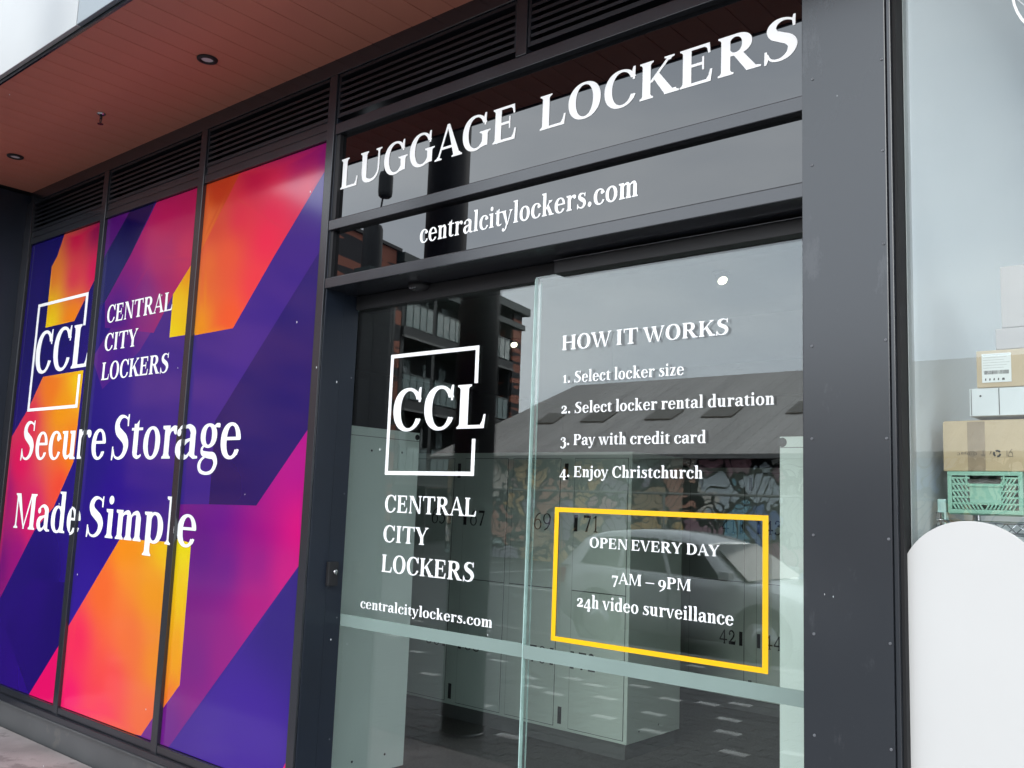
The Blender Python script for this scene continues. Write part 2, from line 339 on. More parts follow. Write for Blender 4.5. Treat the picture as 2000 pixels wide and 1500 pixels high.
    if ch == 'h' or ch == 'n' or ch == 'm':
        top = ASC if ch == 'h' else XH+8
        g.R(92, 0, 92+s_, top).SB(92+s_/2, s_, o=46).P((30, top), (92+s_, top), (92+s_, top-42), (60, top-60), (30, top-34))
        w = 268; xs = [92+s_/2] + [92+s_/2+w*(i+1) for i in range(2 if ch == 'm' else 1)]
        for a, b in zip(xs, xs[1:]):
            g.K((a+s_*.3, XH-118, 36), (a+w*.42, XH-48, 50), (b-46, XH-34, s_*.62), (b-4, XH-110, s_*.96), (b, XH-190, s_), (b, 0, s_)).SB(b, s_, o=44)
        return A(92+s_+w+72 if ch != 'm' else 92+s_+2*w+72)
    if ch == 'i' or ch == 'j':
        g.dot(92+s_/2, 655, 76)
        g.P((30, XH+8), (92+s_, XH+8), (92+s_, XH-34), (60, XH-52), (30, XH-26))
        if ch == 'i': g.R(92, 0, 92+s_, XH+8).SB(92+s_/2, s_, o=48); return A(318)
        g.R(92, -60, 92+s_, XH+8).K((92+s_/2, -40, s_), (92+s_*.46, -110, s_*.9), (70, -196, s_*.5), (-20, -205, 50)).dot(-20, -178, 52); return A(310)
    if ch == 'k':
        g.R(92, 0, 92+s_, ASC).SB(92+s_/2, s_, o=44).P((30, ASC), (92+s_, ASC), (92+s_, ASC-42), (60, ASC-60), (30, ASC-34))
        g.D(232, 215, 425, XH-10, 60).ST(438, 70, XH, 52, 38).P((270, 262), (360, 345), (560, 20), (400, 20)).P((372, 0), (612, 0), (612, 28), (560, 44), (380, 44)); return A(610)
    if ch == 'l': g.R(92, 0, 92+s_, ASC).SB(92+s_/2, s_, o=48).P((30, ASC), (92+s_, ASC), (92+s_, ASC-42), (60, ASC-60), (30, ASC-34)); return A(318)
    if ch == 'o': g.ring(283, 243, 250, 257, 283, 243, 250-s_*.98, 257-T+2); return A(566)
    if ch == 'p':
        g.R(92, -212, 92+s_, XH+4).SB(92+s_/2, s_, -216, o=46).P((30, XH+8), (92+s_, XH+8), (92+s_, XH-34), (60, XH-52), (30, XH-26))
        g.ring(330, 243, 238, 256, 318, 243, 238-s_+12, 256-T+2, cut=[(-200, -50), (195, -50), (195, 600), (-200, 600)]); return A(600)
    if ch == 'r':
        g.R(92, 0, 92+s_, XH+8).SB(92+s_/2, s_, o=50).P((30, XH+8), (92+s_, XH+8), (92+s_, XH-34), (60, XH-52), (30, XH-26))
        g.K((92+s_*.8, 330, 40), (260, 425, 56), (350, 455, 80), (410, 435, 96)).dot(402, 424, 66); return A(480)
    if ch == 's':
        k = s_*.86
        g.K((385, 385, 26), (345, 452, 34), (245, 470, 48), (160, 435, k*.82), (150, 350, k), (240, 285, k*1.08), (340, 225, k*1.06), (372, 130, k), (315, 40, k*.66), (215, 14, 42), (115, 50, 34), (80, 110, 26))
        g.P((368, 358), (400, 358), (406, 492), (374, 492)).P((44, -10), (76, -10), (96, 40), (84, 152), (48, 152)); return A(462)
    if ch == 't':
        g.R(98, 90, 98+s_, XH+60).P((98, XH), (98+s_, XH+120), (98+s_, XH)).R(24, XH-44, 372, XH-2).K((98+s_/2, 130, s_), (98+s_*.56, 80, s_*.9), (240, 28, 64), (315, 34, 44), (365, 62, 34)); return A(385)
    if ch == 'u':
        b = 92+s_/2; c = 372+s_/2
        g.R(372, 0, 372+s_, XH).P((320, XH), (372+s_, XH), (372+s_, XH-42), (345, XH-52), (320, XH-30)).P((372+s_-8, 0), (372+s_+60, 0), (372+s_+60, 30), (372+s_+8, 46), (372+s_-8, 70))
        g.P((30, XH), (92+s_, XH), (92+s_, XH-42), (60, XH-52), (30, XH-30)).K((b, XH-6, s_), (b, 210, s_), (b+6, 110, s_*.94), (230, 34, s_*.56), (320, 48, 50), (c-30, 112, 40)); return A(640)
    if ch == 'v' or ch == 'y':
        b = 12
        g.D(95, XH-8, 268, b-22, s_*1.14, 82).ST(98, s_, XH, 36, 38).D(452, XH-8, 285, b-22, 54, 50).ST(452, 50, XH, 54, 38)
        if ch == 'y': g.P((232, 40), (300, 40), (225, -130), (160, -150)).K((235, -70, 54), (190, -150, 50), (110, -190, 64), (60, -170, 56)).dot(72, -158, 56)
        return A(545)
    if ch == 'w':
        g.D(95, XH-8, 250, -10, s_*1.1, 78).D(415, XH-8, 262, -10, 50, 44).D(385, XH-8, 545, -10, s_*1.1, 78).D(715, XH-8, 558, -10, 52, 46)
        g.ST(98, s_, XH, 36, 38).ST(400, s_, XH, 34, 38).ST(715, 50, XH, 54, 38); return A(800)
    if ch == 'z':
        g.R(46, XH-46, 430, XH-2).R(40, 0, 445, 46).P((40, 0), (196, 0), (440, XH-2), (284, XH-2)).P((46, XH), (84, XH-46), (76, XH-150), (40, XH-150)).P((448, 0), (410, 40), (420, 160), (456, 160)); return A(490)
    if ch == '.': g.dot(140, 70, 82); return A(280)
    if ch == '-': g.R(60, 205, 560, 205+T*1.1); return A(620)
    # ---- old-style and lining figures (L-prefixed names are lining)
    if ch == '1': g.R(175, 0, 175+S*.9, XH).SB(175+S*.45, S*.9, o=66).P((60, XH-104), (200, XH-78), (175+S*.9, XH-20), (175+S*.9, XH+6), (60, XH-70)); return A(430)
    if ch == '2':
        g.K((82, 380, 60), (130, 455, 56), (255, 480, 60), (370, 420, S*.8), (385, 335, S), (320, 240, S*.8), (200, 150, 66), (90, 60, 50)).dot(110, 372, 54)
        g.P((60, 0), (470, 0), (500, 160), (462, 160), (440, 116), (60, 110)); return A(540)
    if ch == '3':
        g.K((92, 375, 50), (140, 455, 52), (255, 482, 56), (365, 425, S*.75), (370, 340, S*.9), (300, 265, 60), (200, 240, 44)).dot(112, 366, 48)
        g.K((230, 246, 40), (340, 225, 70), (420, 120, S), (410, -30, S), (300, -160, S*.6), (170, -186, 50), (80, -140, 50)).dot(96, -120, 56); return A(530)
    if ch == '4': g.R(315, -205, 315+S*.9, XH).R(30, -30, 540, 40).P((30, 0), (30, 40), (330, XH), (400, XH), (100, 36)).SB(315+S*.45, S*.9, -205, 40, 34); return A(570)
    if ch == '7': g.P((55, XH), (490, XH), (490, XH-60), (280, -205), (150, -205), (400, XH-110), (55, XH-110)).P((55, XH+6), (92, XH+6), (92, XH-190), (55, XH-190)); return A(530)
    if ch == '9':
        g.ring(280, 285, 245, 215, 272, 290, 245-S*.95, 215-T).K((470, 300, S*.9), (460, 180, S*.95), (400, 20, S*.8), (280, -110, 64), (130, -190, 44)); return A(560)
    if ch == '0': g.ring(300, 346, 265, 360, 300, 346, 265-S, 360-T); return A(600)
    if ch == '6': g.ring(290, 220, 245, 232, 298, 216, 245-S*.95, 232-T).K((100, 240, S*.95), (115, 380, S*.95), (190, 540, S*.75), (310, 650, 60), (450, 706, 42)); return A(580)
    if ch == '8': g.ring(290, 190, 245, 202, 290, 190, 245-S*.9, 202-T).ring(290, 520, 205, 178, 290, 520, 205-S*.8, 178-T); return A(580)
    if ch == '5':
        g.K((170, 400, 44), (290, 420, 56), (430, 340, S*.9), (450, 215, S), (380, 80, S*.8), (240, 12, 52), (110, 40, 46)).dot(108, 66, 50)
        g.P((130, 690), (470, 690), (490, 590), (165, 590)).P((128, 690), (172, 690), (170, 380), (132, 380)); return A(560)
    raise KeyError(ch)

LINING = {'u9': '6'}
def text_shapes(txt, B=174., track=0., lining=False):
    """outlines of a line of text; returns (list of (outline, holes)), x0, x1"""
    x = 0.; out = []
    for ch in txt:
        if lining and ch in '1234679':
            if ch == '1': g = Gl(); g.R(190, 0, 190+B*.9, CAP).SB(190+B*.45, B*.9, o=80).P((80, CAP-130), (200, CAP-100), (190+B*.9, CAP-30), (190+B*.9, CAP+4), (80, CAP-96)); g.adv = 500
            elif ch == '6': g = glyph('6', B)
            elif ch == '9':
                g = glyph('6', B); g.sh = [([(580-a, CAP-b) for a, b in p], [[(580-a, CAP-b) for a, b in h] for h in hs]) for p, hs in g.sh]
            else:
                g = glyph(ch, B); dy = {'2': 0, '3': 205, '4': 205, '7': 205}[ch]; sc = {'2': CAP/XH}.get(ch, 1.)
                g.sh = [([(a, (b+dy)*sc) for a, b in p], [[(a, (b+dy)*sc) for a, b in h] for h in hs]) for p, hs in g.sh]
        else: g = glyph(ch, B)
        for p, hs in g.sh: out.append(([(a + x, b) for a, b in p], [[(a + x, b) for a, b in h] for h in hs]))
        x += g.adv + track
    xs = [a for p, _ in out for a, b in p]
    return out, min(xs), max(xs)

_gc = {}
def glyph_mesh(ch, B, lining):
    if (ch, B, lining) not in _gc:
        sh, a, b = text_shapes(ch, B, 0, lining) if ch != ' ' else ([], 0, 0)
        _gc[ch, B, lining] = (cdt_shapes(sh) if sh else ([], [])) + (text_adv(ch, B, lining), a, b)
    return _gc[ch, B, lining]
def text_mesh(txt, B=174., track=0., lining=False):
    V, F, x, x0, x1 = [], [], 0., None, 0.
    for ch in txt:
        v, f, adv, a, b = glyph_mesh(ch, B, lining)
        n = len(V); V += [(p[0] + x, p[1]) for p in v]; F += [[i + n for i in t] for t in f]
        if v: x0 = a + x if x0 is None else x0; x1 = b + x
        x += adv + track
    return V, F, x0, x1
def text_adv(ch, B, lining):
    if lining and ch == '1': return 500
    return glyph(ch, B).adv

def cdt_shapes(shapes, extra=()):
    """union of outlines with holes -> (verts, tris); extra = list of cutting polygons"""
    from mathutils import Vector
    from mathutils.geometry import delaunay_2d_cdt as cdt
    V, F, tag = [], [], []
    def add(p, t):
        if sum(a[0]*b[1] - b[0]*a[1] for a, b in zip(p, list(p[1:]) + [p[0]])) < 0: p = p[::-1]
        i = len(V); V.extend(Vector(q) for q in p); F.append(list(range(i, i+len(p)))); tag.append(t)
    for k, (p, hs) in enumerate(shapes):
        add(p, (k, 1))
        for h in hs: add(h, (k, 0))
    for p in extra: add(p, (-1, 1))
    v, e, f, ov, oe, of = cdt(V, [], F, 1, 1e-5, True)
    tris = []
    for t, o in zip(f, of):
        inn, out = set(), set()
        for i in o:
            k, s = tag[i]
            if k < 0: continue
            (inn if s else out).add(k)
        if inn - out: tris.append(list(t))
    return [(p[0], p[1]) for p in v], tris
# ------------------------------------------------------------------ ground, paving, street
X_CORNER = -7.27; ZSOF = 3.818; Y_DOOR = .17; Y_LEAF2 = .215; X_J = -3.615
g = MB(); g.box(-160, -200, -.30, 160, 60, -.155); tag(g.build('ground', M['asphalt']), kind='structure')
g = MB(); g.box(-60, -62, -.15, 60, -6.42, -.12); tag(g.build('road', M['asphalt']), kind='structure')
g = MB(); g.box(-40, -1.35, -.15, 20, -.06, 0.0)
walk = tag(g.build('footpath', M['concrete'], bevel=0), kind='structure')
g = MB(); g.box(-40, -6.2, -.15, 20, -1.354, -.012)
pave = tag(g.build('paving', M['joint']), kind='structure')
def paver_mesh(name, m):
    b = MB(); b.box(-.097, -.047, -.012, .097, .047, 0.0); o = b.build(name, m, pave, bevel=.004); return o
dark0 = paver_mesh('paver', M['paver']); light0 = paver_mesh('paver', M['paver_light']); light0['label'] = 'pale stone paver among the dark ones'
light_spots = []
def near_light(x, y):
    return any(abs(x-a) < .1 and abs(y-b) < .05 for a, b in light_spots)
for vx, vy in ((-4.61, 4.63), (-3.91, 4.52), (-3.60, 4.63), (-3.41, 4.06), (-3.23, 3.70), (-3.04, 3.13), (-3.93, 3.77), (-3.67, 3.32), (-4.11, 4.32), (-4.92, 4.33), (-4.54, 3.98), (-4.15, 3.39), (-4.82, 6.04), (-5.0, 5.58), (-4.2, 5.24),
               (-7.23, 4.23), (-6.27, 3.45), (-6.03, 3.90), (-6.32, 4.54), (-6.71, 4.75), (-5.56, 4.16), (-4.96, 3.76), (-5.27, 3.87), (-5.32, 4.51), (-5.13, 2.87), (-4.25, 2.27), (-7.98, 6.2), (-2.7, 3.5), (-2.4, 4.1), (-5.7, 5.3), (-6.9, 5.6), (-8.3, 4.9), (-7.6, 3.6), (-3.3, 5.7)):
    light_spots.append((vx, .36-vy))
rp = random.Random(5)
for k_ in range(60):
    q_ = (rp.uniform(-11, 2.2), rp.uniform(-6.0, -1.5))
    if not (-8.6 < q_[0] < -2.2) and all(math.hypot(q_[0]-a, q_[1]-b) > .5 for a, b in light_spots): light_spots.append(q_)
used_d = used_l = False; cnt = 0; rest = MB(); rows = int((6.18-1.36)/.1)
cells = []
for j in range(rows):
    y = -1.41 - j*.1
    for i in range(68):
        x = -11.2 + i*.2 + (.1 if j % 2 else 0); cells.append((math.hypot(x+4.3, y+3.4), x, y))
cells.sort()
nd = nl = 0
for k, (d, x, y) in enumerate(cells):
    if near_light(x, y):
        if not used_l: light0.location = (x, y, 0); used_l = True
        else: share(light0, 'paver', (x, y, random.uniform(-.001, .001)), pave)['label'] = 'pale stone paver among the dark ones'
        nl += 1
        light_spots[:] = [s for s in light_spots if not (abs(x-s[0]) < .1 and abs(y-s[1]) < .05)]
    elif nd < 240:
        if not used_d: dark0.location = (x, y, 0); used_d = True
        else: share(dark0, 'paver', (x, y, random.uniform(-.0015, .001)), pave)
        nd += 1
    else: z = random.uniform(-.0015, .001); rest.box(x-.097, y-.047, -.012, x+.097, y+.047, z)
tag(rest.build('pavers_beyond', M['paver'], pave), kind='stuff')
kb = MB(); kb.box(-40, -6.42, -.15, 20, -6.204, 0.0); tag(kb.build('kerb', M['kerb'], bevel=.012), kind='structure')
ln = MB()
for x in (-26, -23.4, -20.8, -18.2, -15.6, -13.0, -10.4, -7.8, -5.2, -2.6): ln.box(x, -18.5, -.116, x+.1, -13.6, -.112)
ln.box(-40, -12.1, -.116, 15, -11.98, -.112)
tag(ln.build('road_markings', M['line']), kind='structure')
# ------------------------------------------------------------------ canopy soffit, fascia
XR = 6.0
can = empty('canopy', (-.6, -.5, ZSOF), 'terracotta board canopy soffit edged with a white fascia above the shopfront', 'canopy')
b0 = MB(); b0.box(-.068, -.47, 0, .068, .47, .014); bo = b0.build('soffit_board', M['soffit'], None, bevel=.003); bo.parent = can
bo.location = (0, 0, 0); first = True
x = X_CORNER + .07
while x < XR:
    if first: bo.location = Vector((x, -.474, ZSOF)) - can.location; first = False
    else: share(bo, 'soffit_board', (x, -.474, ZSOF + random.uniform(0, .0012)), can)
    x += .1395
f = MB(); f.box(X_CORNER-6, -.945, ZSOF+.016, XR, .2, ZSOF+.35); f.build('backing', M['black'], can)
f = MB(); f.box(X_CORNER-6, -.958, ZSOF-.006, XR, -.946, ZSOF+.03); f.build('edge_trim', M['frame'], can)
xs = [X_CORNER-6, at(18, 60, -.97).x - .35, -4.42, -1.9, .6, 3.2]
for a, b, m in zip(xs, xs[1:]+[XR], (M['fascia'], M['fascia'], M['fascia_grey'], M['fascia'], M['fascia'], M['fascia'])):
    f = MB(); f.box(a+.004, -.985, ZSOF+.012, b-.004, -.96, ZSOF+2.9); o = f.build('fascia_panel', m, can, bevel=.003)
    if m is M['fascia_grey']: o['label'] = 'blue grey fascia panel'
f = MB(); f.box(X_CORNER-6, -.985, ZSOF+2.9, XR, .3, ZSOF+3.1); f.build('parapet_cap', M['frame'], can)
ep = MB(); ep.box(-.985+X_CORNER-5.2, -.95, ZSOF+.36, XR-.01, .25, ZSOF+2.88); ep.build('upper_wall', M['fascia'], can)

def downlight(px, py, label):
    p = onz(px, py, ZSOF)
    r = empty('downlight', (p.x, p.y, ZSOF), label, 'downlight', 'downlights in the terracotta soffit')
    MB().lathe((p.x, p.y, ZSOF-.012), [(.031, .011), (.031, .002), (.039, 0), (.051, .004), (.053, .011)], 32).build('trim_ring', M['rubber'], r)
    MB().lathe((p.x, p.y, ZSOF-.012), [(.0305, .0085), (.0305, .010)], 32).build('lens', M['lens'], r)
    return r
downlight(405, 115, 'round black rimmed downlight in the soffit, the larger one nearer the sign')
downlight(30, 305, 'round black rimmed downlight in the soffit at the far left end')
p = onz(198, 222, ZSOF)
sp = empty('sprinkler', (p.x, p.y, ZSOF), 'small fire sprinkler head hanging from the soffit between the two downlights', 'sprinkler')
MB().lathe((p.x, p.y, ZSOF), [(.026, 0), (.026, -.003), (.016, -.010), (.010, -.010)][::-1], 24, 'z').build('escutcheon', M['chrome'], sp, fixn=True)
b = MB(); b.tube((p.x, p.y, ZSOF-.012), (p.x, p.y, ZSOF-.034), .008); b.tube((p.x-.012, p.y, ZSOF-.03), (p.x-.006, p.y, ZSOF-.062), .003, n=6); b.tube((p.x+.012, p.y, ZSOF-.03), (p.x+.006, p.y, ZSOF-.062), .003, n=6); b.build('body', M['frame'], sp)
MB().lathe((p.x, p.y, ZSOF-.066), [(.017, 0), (.017, .003)], 16).build('deflector', M['frame'], sp)

# ------------------------------------------------------------------ storefront framing
fr = empty('shopfront_frame', (-4.4, 0, 0), kind='structure')
def fbox(name, x0, y0, z0, x1, y1, z1, m='frame', bev=.003, par=None):
    return MB().box(x0, y0, z0, x1, y1, z1).build(name, M[m] if isinstance(m, str) else m, par or fr, bevel=bev)
M1, M2, M3 = (-6.088, -6.024), (-4.880, -4.818), (-3.676, X_J)
ZT, ZB = 3.397, .232
fbox('top_beam', X_CORNER, -.012, 3.735, -1.150, .12, ZSOF+.01)
fbox('top_beam', -1.17, -.012, 3.735, XR, .12, ZSOF+.01)
fbox('end_post', X_CORNER-.06, -.014, 0, X_CORNER+.055, .12, 3.733)
fbox('end_post', X_CORNER+.0555, -.006, .15, X_CORNER+.062, .04, 3.733, 'rubber', 0)
for i, (a, b) in enumerate((M1, M2)):
    fbox('mullion', a, -.014, .15, b, .12, 3.733)
fbox('mullion', M3[0], .0, 0.0, M3[1], .115, 3.733, 'frame_side')
fbox('mullion_cap', M3[0]-.0005, -.014, 0.0, M3[1]-.004, -.0005, 3.733)
fbox('mullion', -2.43, -.012, 3.47, -2.372, .12, 3.733)
# transom head rails between the mullions
spans = [(X_CORNER+.064, M1[0]-.001), (M1[1]+.001, M2[0]-.001), (M2[1]+.001, M3[0]-.001)]
for a, b in spans:
    fbox('head_rail', a, -.008, ZT+.003, b, .11, 3.448)
    fbox('head_rail', a, -.002, 3.454, b, .11, 3.498)
    fbox('sill_rail', a, -.010, .186, b, .11, ZB-.003)
fbox('sill', X_CORNER-.06, -.032, .148, M3[1], .118, .184)
fbox('plinth', X_CORNER-.06, -.022, -.1, M3[0]-.004, .112, .136, 'plinth_metal')
fbox('sill_nosing', X_CORNER-.06, -.040, .139, M3[0]-.004, .10, .1465, 'plinth_metal', .001)
fbox('door_head_rail', M3[1]+.001, -.010, 3.412, -1.150, .11, 3.468)
fbox('transom_bar', M3[1]+.001, -.014, 2.912, -1.150, .12, 2.964)
fbox('transom_bar', M3[1]+.001, -.014, 2.618, -1.150, .30, 2.668)
fbox('bead', M3[1]+.001, .004, 2.9665, -1.150, .03, 2.972, 'rubber', 0)
fbox('bead', M3[1]+.001, .004, 2.6705, -1.150, .03, 2.676, 'rubber', 0)
# thin side beads of the sign panels
fbox('bead', M3[1]+.001, .002, 2.973, M3[1]+.03, .03, 3.411, 'rubber', 0)
fbox('bead', M3[1]+.001, .002, 2.677, M3[1]+.022, .03, 2.911, 'rubber', 0)
# deep reveal and door head
fbox('jamb', X_J-.035, .1155, 0, X_J-.001, .212, 2.617, 'frame_side', .001)
for z_ in (.45, 1.02, 1.62, 2.2): MB().lathe((X_J-.0008, .19, z_), [(.004, 0), (.0035, .002)], 10, 'x').build('jamb_screw', M['screw'], fr)
fbox('door_track', X_J+.001, .192, 2.545, -1.150, .30, 2.616, 'rubber')
fbox('door_head', -2.30, .135, 2.548, -1.150, .190, 2.600, 'rubber')
fbox('head_trim', -2.30, .132, 2.601, -1.150, .1345, 2.6035, 'chrome', 0)
fbox('threshold', X_J, .10, -.01, -1.150, .33, .014, 'chrome')
# return wall at the far left, end wall of the building
sw = MB(); sw.box(X_CORNER-5.99, -.94, 0, X_CORNER-.0615, .11, ZSOF-.008); tag(sw.build('side_wall', M['frame_side']), 'dark navy clad side wall meeting the soffit at the far left', 'wall')

# ------------------------------------------------------------------ louvres
def louvre(x0, x1, label):
    r = empty('louvre_vent', ((x0+x1)/2, 0, 3.50), label, 'louvre vent', 'louvre vents in a row above the shopfront')
    z0, z1 = 3.50, 3.733
    b = MB(); b.box(x0+.001, -.004, z1-.016, x1-.001, .05, z1-.001); b.box(x0+.001, -.004, z0+.001, x1-.001, .05, z0+.012)
    b.box(x0+.001, -.004, z0+.013, x0+.014, .05, z1-.017); b.box(x1-.014, -.004, z0+.013, x1-.001, .05, z1-.017); b.build('vent_frame', M['louvre'], r)
    MB().box(x0, .09, z0, x1, .10, z1).build('backing', M['black'], r)
    n = 6; h = (z1-z0-.034)/n
    for i in range(n):
        za = z0+.016+i*h
        q = MB(); q.hexa([(x0+.015, .0, za), (x1-.015, .0, za), (x1-.015, .045, za+h*.9), (x0+.015, .045, za+h*.9)], [(x0+.015, -.002, za+.005), (x1-.015, -.002, za+.005), (x1-.015, .043, za+h*.9+.005), (x0+.015, .043, za+h*.9+.005)])
        q.box(x0+.015, -.0025, za-.008, x1-.015, .0005, za+.006)
        q.build('blade', M['louvre'], r)
louvre(spans[0][0], spans[0][1], 'dark louvre vent above the leftmost printed window, next to the navy side wall')
louvre(spans[1][0], spans[1][1], 'dark louvre vent above the middle printed window')
louvre(spans[2][0], spans[2][1], 'dark louvre vent above the right hand printed window')
louvre(M3[1]+.001, -2.431, 'dark louvre vent above the word LUGGAGE')
louvre(-2.371, -1.151, 'dark louvre vent above the word LOCKERS, cut by the top of the photo')

# ------------------------------------------------------------------ lettering
def lettering(name, txt, pl, pr, top, base, Y, parent, kind='cap', B=156., mat_='white', off=.0016, lining=False, zbase=None, clip=None, track=0.):
    a, b = at(pl[0], pl[1], Y), at(pr[0], pr[1], Y); h = at(top[0], top[1], Y).z - at(base[0], base[1], Y).z
    V, F, t0, t1 = text_mesh(txt, B, track, lining)
    sx = (b.x-a.x)/(t1-t0); sz = h/(CAP if kind == 'cap' else XH); zb = (a.z+b.z)/2 if zbase is None else zbase
    me = bpy.data.meshes.new(name); off0 = origin(parent)
    bm = bmesh.new(); vs = [bm.verts.new((a.x+(p[0]-t0)*sx, Y-off, zb+p[1]*sz)) for p in V]
    for f in F:
        try: bm.faces.new([vs[i] for i in f])
        except ValueError: pass
    if clip:
        for m0, m1, yy in clip:
            for xx in (m0, m1): bmesh.ops.bisect_plane(bm, geom=bm.verts[:]+bm.edges[:]+bm.faces[:], plane_co=(xx, 0, 0), plane_no=(1, 0, 0))
            ins = [f for f in bm.faces if m0 < f.calc_center_median().x < m1]
            if ins:
                r = bmesh.ops.split(bm, geom=ins)
                for v in {v for g_ in r['geom'] if isinstance(g_, bmesh.types.BMFace) for v in g_.verts}: v.co.y = yy
    for f in bm.faces:
        f.normal_update()
        if f.normal.y > 0: f.normal_flip()
    for v in bm.verts: v.co -= off0
    bm.to_mesh(me); bm.free(); me.materials.append(M[mat_])
    o = bpy.data.objects.new(name, me); COL.objects.link(o); o.parent = parent
    return o
def outline(name, quad, w, wz, Y, parent, mat_='white', off=.0016, gap=None):
    """quad: x0,x1,z0,z1 frame drawn as a flat band; gap: (z_low, z_high) left open in the right side"""
    x0, x1, z0, z1 = quad; b = MB(); y = Y-off
    def r(xa, za, xb, zb): b.face((xa, y, za), (xb, y, za), (xb, y, zb), (xa, y, zb))
    r(x0, z0, x1, z0+wz); r(x0, z1-wz, x1, z1); r(x0, z0+wz, x0+w, z1-wz)
    if gap: r(x1-w, z0+wz, x1, gap[0]); r(x1-w, gap[1], x1, z1-wz)
    else: r(x1-w, z0+wz, x1, z1-wz)
    return b.build(name, M[mat_], parent)

